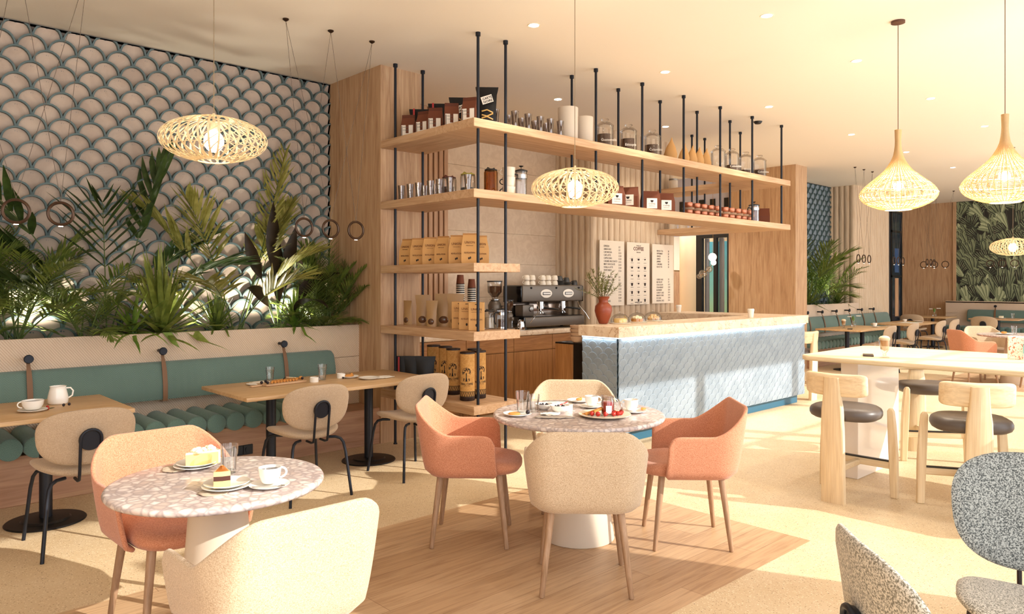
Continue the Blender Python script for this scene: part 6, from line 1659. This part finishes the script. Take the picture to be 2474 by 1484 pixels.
# bar table
t = thing('smartphone', 'dark phone lying on the high bar table', 'phone', (5.86, 2.27, ZB), R(112))
b = MB(); b.bbox(-.038, .038, -.078, .078, 0, .009, .004, 2); b.build('phone_body', plain('brown_phone', '#3a2418', .3), t)
b = MB(); b.box(-.034, .034, -.072, .072, .009, .0095); b.build('screen', BLACKG, t)
def latte(label, k=1.0):
    t = thing('latte_glass', label, 'glass')
    b = MB(); b.lathe([(0, 0), (.034, 0), (.034, .003), (.012, .012), (.010, .016), (.016, .022), (.010, .028), (.014, .036), (.030, .055), (.036, .10), (.040, .145), (.038, .145), (.034, .10), (.027, .058), (0, .044)], 28); b.build('glass_body', GLASS, t, smooth=60)
    b = MB(); b.tube([(-.037, 0, .12), (-.058, 0, .118), (-.066, 0, .095), (-.055, 0, .075), (-.034, 0, .072)], .004, 8); b.build('handle', GLASS, t, smooth=60)
    b = MB(); b.lathe([(0, .046), (.026, .06), (.031, .085), (0, .085)], 24); b.build('milk', plain('warm_milk', '#ead4b4', .5), t, smooth=50)
    b = MB(); b.lathe([(0, .0855), (.0315, .0855), (.036, .128), (0, .128)], 24); b.build('coffee_layer', LATTE, t, smooth=50)
    b = MB(); b.lathe([(0, .1285), (.037, .1285), (.0385, .145), (.03, .156), (.014, .162), (0, .163)], 24); b.build('milk_foam', FOAM, t, smooth=60); return t
o = at(latte('tall latte in a footed glass on the high bar table'), 5.815, 2.135, ZB, R(-75)); dup(o, (12.93, 5.42, ZT), R(-60), 'distant latte glass on the first table of the far green bench')
t = thing('napkin_box', 'patterned napkin box at the right edge of the bar table', 'box', (6.40, 1.43, ZB), R(20))
b = MB(); b.bbox(-.03, .03, -.05, .05, 0, .165, .003, 1); b.build('box_body', stoned('floral_print', [(.40, '#c9765c'), (.47, '#efe6da'), (.6, '#f2ebe0'), (.68, '#8fae9a')], 45, rough=.7), t)
t = thing('water_bottle', 'glass water bottle at the right edge of the bar table', 'bottle', (6.335, 1.335, ZB))
b = MB(); b.lathe([(0, 0), (.036, 0), (.038, .01), (.038, .13), (.030, .16), (.016, .19), (.015, .22), (.0, .22)], 28); b.build('bottle_body', glassm('green_glass', (.86,.93,.87), base=.1), t, smooth=60)
b = MB(); b.lathe([(.0385, .05), (.0388, .05), (.0388, .11), (.0385, .11)], 28); b.build('label', plain('blue_label', '#7fb8c4', .6), t)
b = MB(); b.cyl((0, 0), .017, .2205, .24, 16); b.build('cap', STEEL, t)

# distant tables
def orchid(label):
    t = thing('orchid_in_bottle', label, 'plant')
    b = MB(); b.lathe([(0, 0), (.035, 0), (.045, .03), (.04, .06), (.018, .09), (.018, .11), (.014, .11), (.014, .09), (0, .02)], 20); b.build('bottle', GLASS, t, smooth=60)
    b = MB(); b.tube([(0, 0, .03), (.01, 0, .12), (.05, 0, .19), (.12, 0, .20)], .002, 5); b.tube([(0, 0, .03), (-.01, 0, .12), (-.05, 0, .18), (-.11, 0, .185)], .002, 5); leaf(b, Vector((0, 0, .10)), Vector((0, .2, 1)), .10, .05, .1, seg=3, shape=(.4, 1, .9, .1)); b.build('stems', L_LT, t)
    b = MB()
    for k in range(4): b.sphere((.05+k*.022, 0, .195), .011, 7, 5); b.sphere((-.05-k*.018, 0, .182), .010, 7, 5)
    b.build('flowers', PAPER, t); return t
at(orchid('white orchid in a small bottle on the first table of the far green bench'), 13.55, 5.50, ZT, R(-45)); at(orchid('white orchid in a bottle on the table before the oak end wall'), 19.05, 5.88, ZT, R(-70))
at(saucer('saucer on the first table of the far green bench', .07), 13.72, 5.20, ZT); at(cupset('white cup on the first table of the far green bench', .04, .06), 13.72, 5.20, ZT+.0145)
b = MB(); b.bbox(-.04, .04, -.075, .075, 0, .009, .003, 1); o = tag(b.build('smartphone', BLACK), 'phone on the first table of the far green bench', 'phone'); o.location = (12.78, 5.25, ZT); o.rotation_euler[2] = R(110)
t = thing('magazine', 'open magazine on the second table of the far green bench', 'magazine', (15.75, 5.30, ZT), R(-15))
b = MB()
for sg in (-1, 1): b.add([(0, -.14, .012), (sg*.20, -.14, .004), (sg*.20, .14, .004), (0, .14, .012), (0, -.14, 0), (sg*.20, -.14, 0), (sg*.20, .14, 0), (0, .14, 0)], [(0, 1, 2, 3), (4, 7, 6, 5), (0, 4, 5, 1), (1, 5, 6, 2), (2, 6, 7, 3)])
b.build('pages', PAPER, t); b = MB(); b.box(.03, .17, -.10, .06, .0125, .013); b.build('printed_photo', plain('print_green', '#93a36a', .6), t)
at(plate(.09)('plate on the second table of the far green bench'), 16.25, 5.3, ZT); at(cupset('white cup on the second table of the far green bench', .04, .055), 16.05, 5.5, ZT)
at(plate(.09)('cake plate on the table below the leaf mural'), 19.1, 4.55, ZT)
b = MB(); b.bbox(-.06, .06, -.035, .035, 0, .05, .008, 2); o = tag(b.build('cake_slice', CREAM), 'pale cake slice on the table below the leaf mural', 'cake'); o.location = (19.1, 4.55, ZT+.009)
at(water_glass('water glass on the table below the leaf mural', .12, .04), 19.1, 4.33, ZT)
at(plate(.11)('plate on the distant round table'), 12.95, 3.05, ZR); at(water_glass('left water glass on the distant round table', .13, .042), 13.0, 2.93, ZR); at(water_glass('right water glass on the distant round table', .13, .042), 13.12, 2.72, ZR)
b = MB(); b.sphere((0, 0, .02), .04, 10, 7, (1.5, 1, .45)); o = tag(b.build('croissant_piece', BREAD), 'pastry on the plate of the distant round table', 'pastry'); o.location = (12.95, 3.05, ZR+.008)

# lounge beyond the opening
TQ = plain('turquoise_shell', '#6fb3b0', .5)
def shell_chair(label):
    t = thing('shell_chair', label, 'chair')
    vs = []; fs = []; n, m_ = 24, 8
    for j in range(m_+1):
        f = j/m_
        for i in range(n+1):
            a = PI*(-.1+1.2*i/n); r = .22+.10*f; h = .40+.40*f*(math.sin(max(0, min(PI, a)))**.5 if 0 < a < PI else 0); vs.append((r*math.cos(a), -.02+r*math.sin(a), h))
    for j in range(m_):
        for i in range(n): q_ = j*(n+1)+i; fs.append((q_, q_+1, q_+n+2, q_+n+1))
    b = MB(); b.add(vs, fs); o = b.build('shell', TQ, t, smooth=80); md = o.modifiers.new('t', 'SOLIDIFY'); md.thickness = .02
    b = MB(); b.cyl((0, 0), .23, .39, .44, 24); b.build('seat', TQ, t)
    for sx in (-1, 1):
        for sy in (-1, 1): b = MB(); b.tube([(sx*.13, sy*.13, .39), (sx*.2, sy*.2, 0)], .012, 8); b.build('leg', BLACK, t)
    return t
many(shell_chair, [((10.95, 7.75, 0), R(120), 'turquoise shell chair beyond the opening, left of the takeaway cup'), ((11.95, 7.45, 0), R(60), 'turquoise shell chair beyond the opening beside the oak pillar', 1.1)], 'turquoise shell chairs')
t = thing('pink_cushion', 'pink cushion seen through the opening beside the black window frame', 'cushion', (12.05, 8.35, .78)); b = MB(); b.pad(.42, .34, .14, ex=3.5, M=Matrix.Rotation(R(75), 4, 'X')); b.build('cushion_body', plain('pink_felt', '#c08777', .9), t)
t2 = thing('lounge_armchair', 'pale armchair holding the pink cushion beyond the opening', 'armchair', (12.0, 8.45, 0)); b = MB(); b.bbox(-.25, .25, -.25, .25, .0, .60, .04, 2); b.bbox(-.25, .25, .12, .25, .6, .98, .04, 2); b.build('armchair_body', plain('pale_upholstery', '#cdbfae', .9), t2)
b = MB(); b.bbox(13.86, 14.56, 9.765, 9.795, 1.80, 2.75, .004, 1); o = tag(b.build('wall_picture', plain('picture_canvas', '#ded3c2', .8)), 'pale framed panel on the lounge wall seen through the opening', 'picture')
# ------------------------------------------------------------------ light
sc = bpy.context.scene
w = bpy.data.worlds.new('world'); sc.world = w; w.use_nodes = True
bg = w.node_tree.nodes['Background']; bg.inputs[0].default_value = (.95, .965, 1.0, 1); bg.inputs[1].default_value = 3.6
SUN_EL, SUN_AZ = 27.9, -25.0
s = bpy.data.lights.new('sun', 'SUN'); s.energy = 5.7; s.angle = R(.6); s.color = (1, .95, .87)
so = bpy.data.objects.new('sun', s); COL.objects.link(so)
el, az = R(SUN_EL), R(SUN_AZ)
d = Vector((math.cos(el)*math.sin(az), math.cos(el)*math.cos(az), -math.sin(el)))
so.rotation_euler = d.to_track_quat('-Z', 'Y').to_euler()
vs = sc.view_settings; vs.view_transform = 'Standard'; vs.look = 'None'; vs.exposure = .04; vs.gamma = 1; vs.use_curve_mapping = False
sc.cycles.max_bounces = 7; sc.cycles.diffuse_bounces = 4; sc.cycles.glossy_bounces = 3; sc.cycles.transparent_max_bounces = 24
sc.cycles.caustics_reflective = False; sc.cycles.caustics_refractive = False; sc.cycles.sample_clamp_indirect = 6
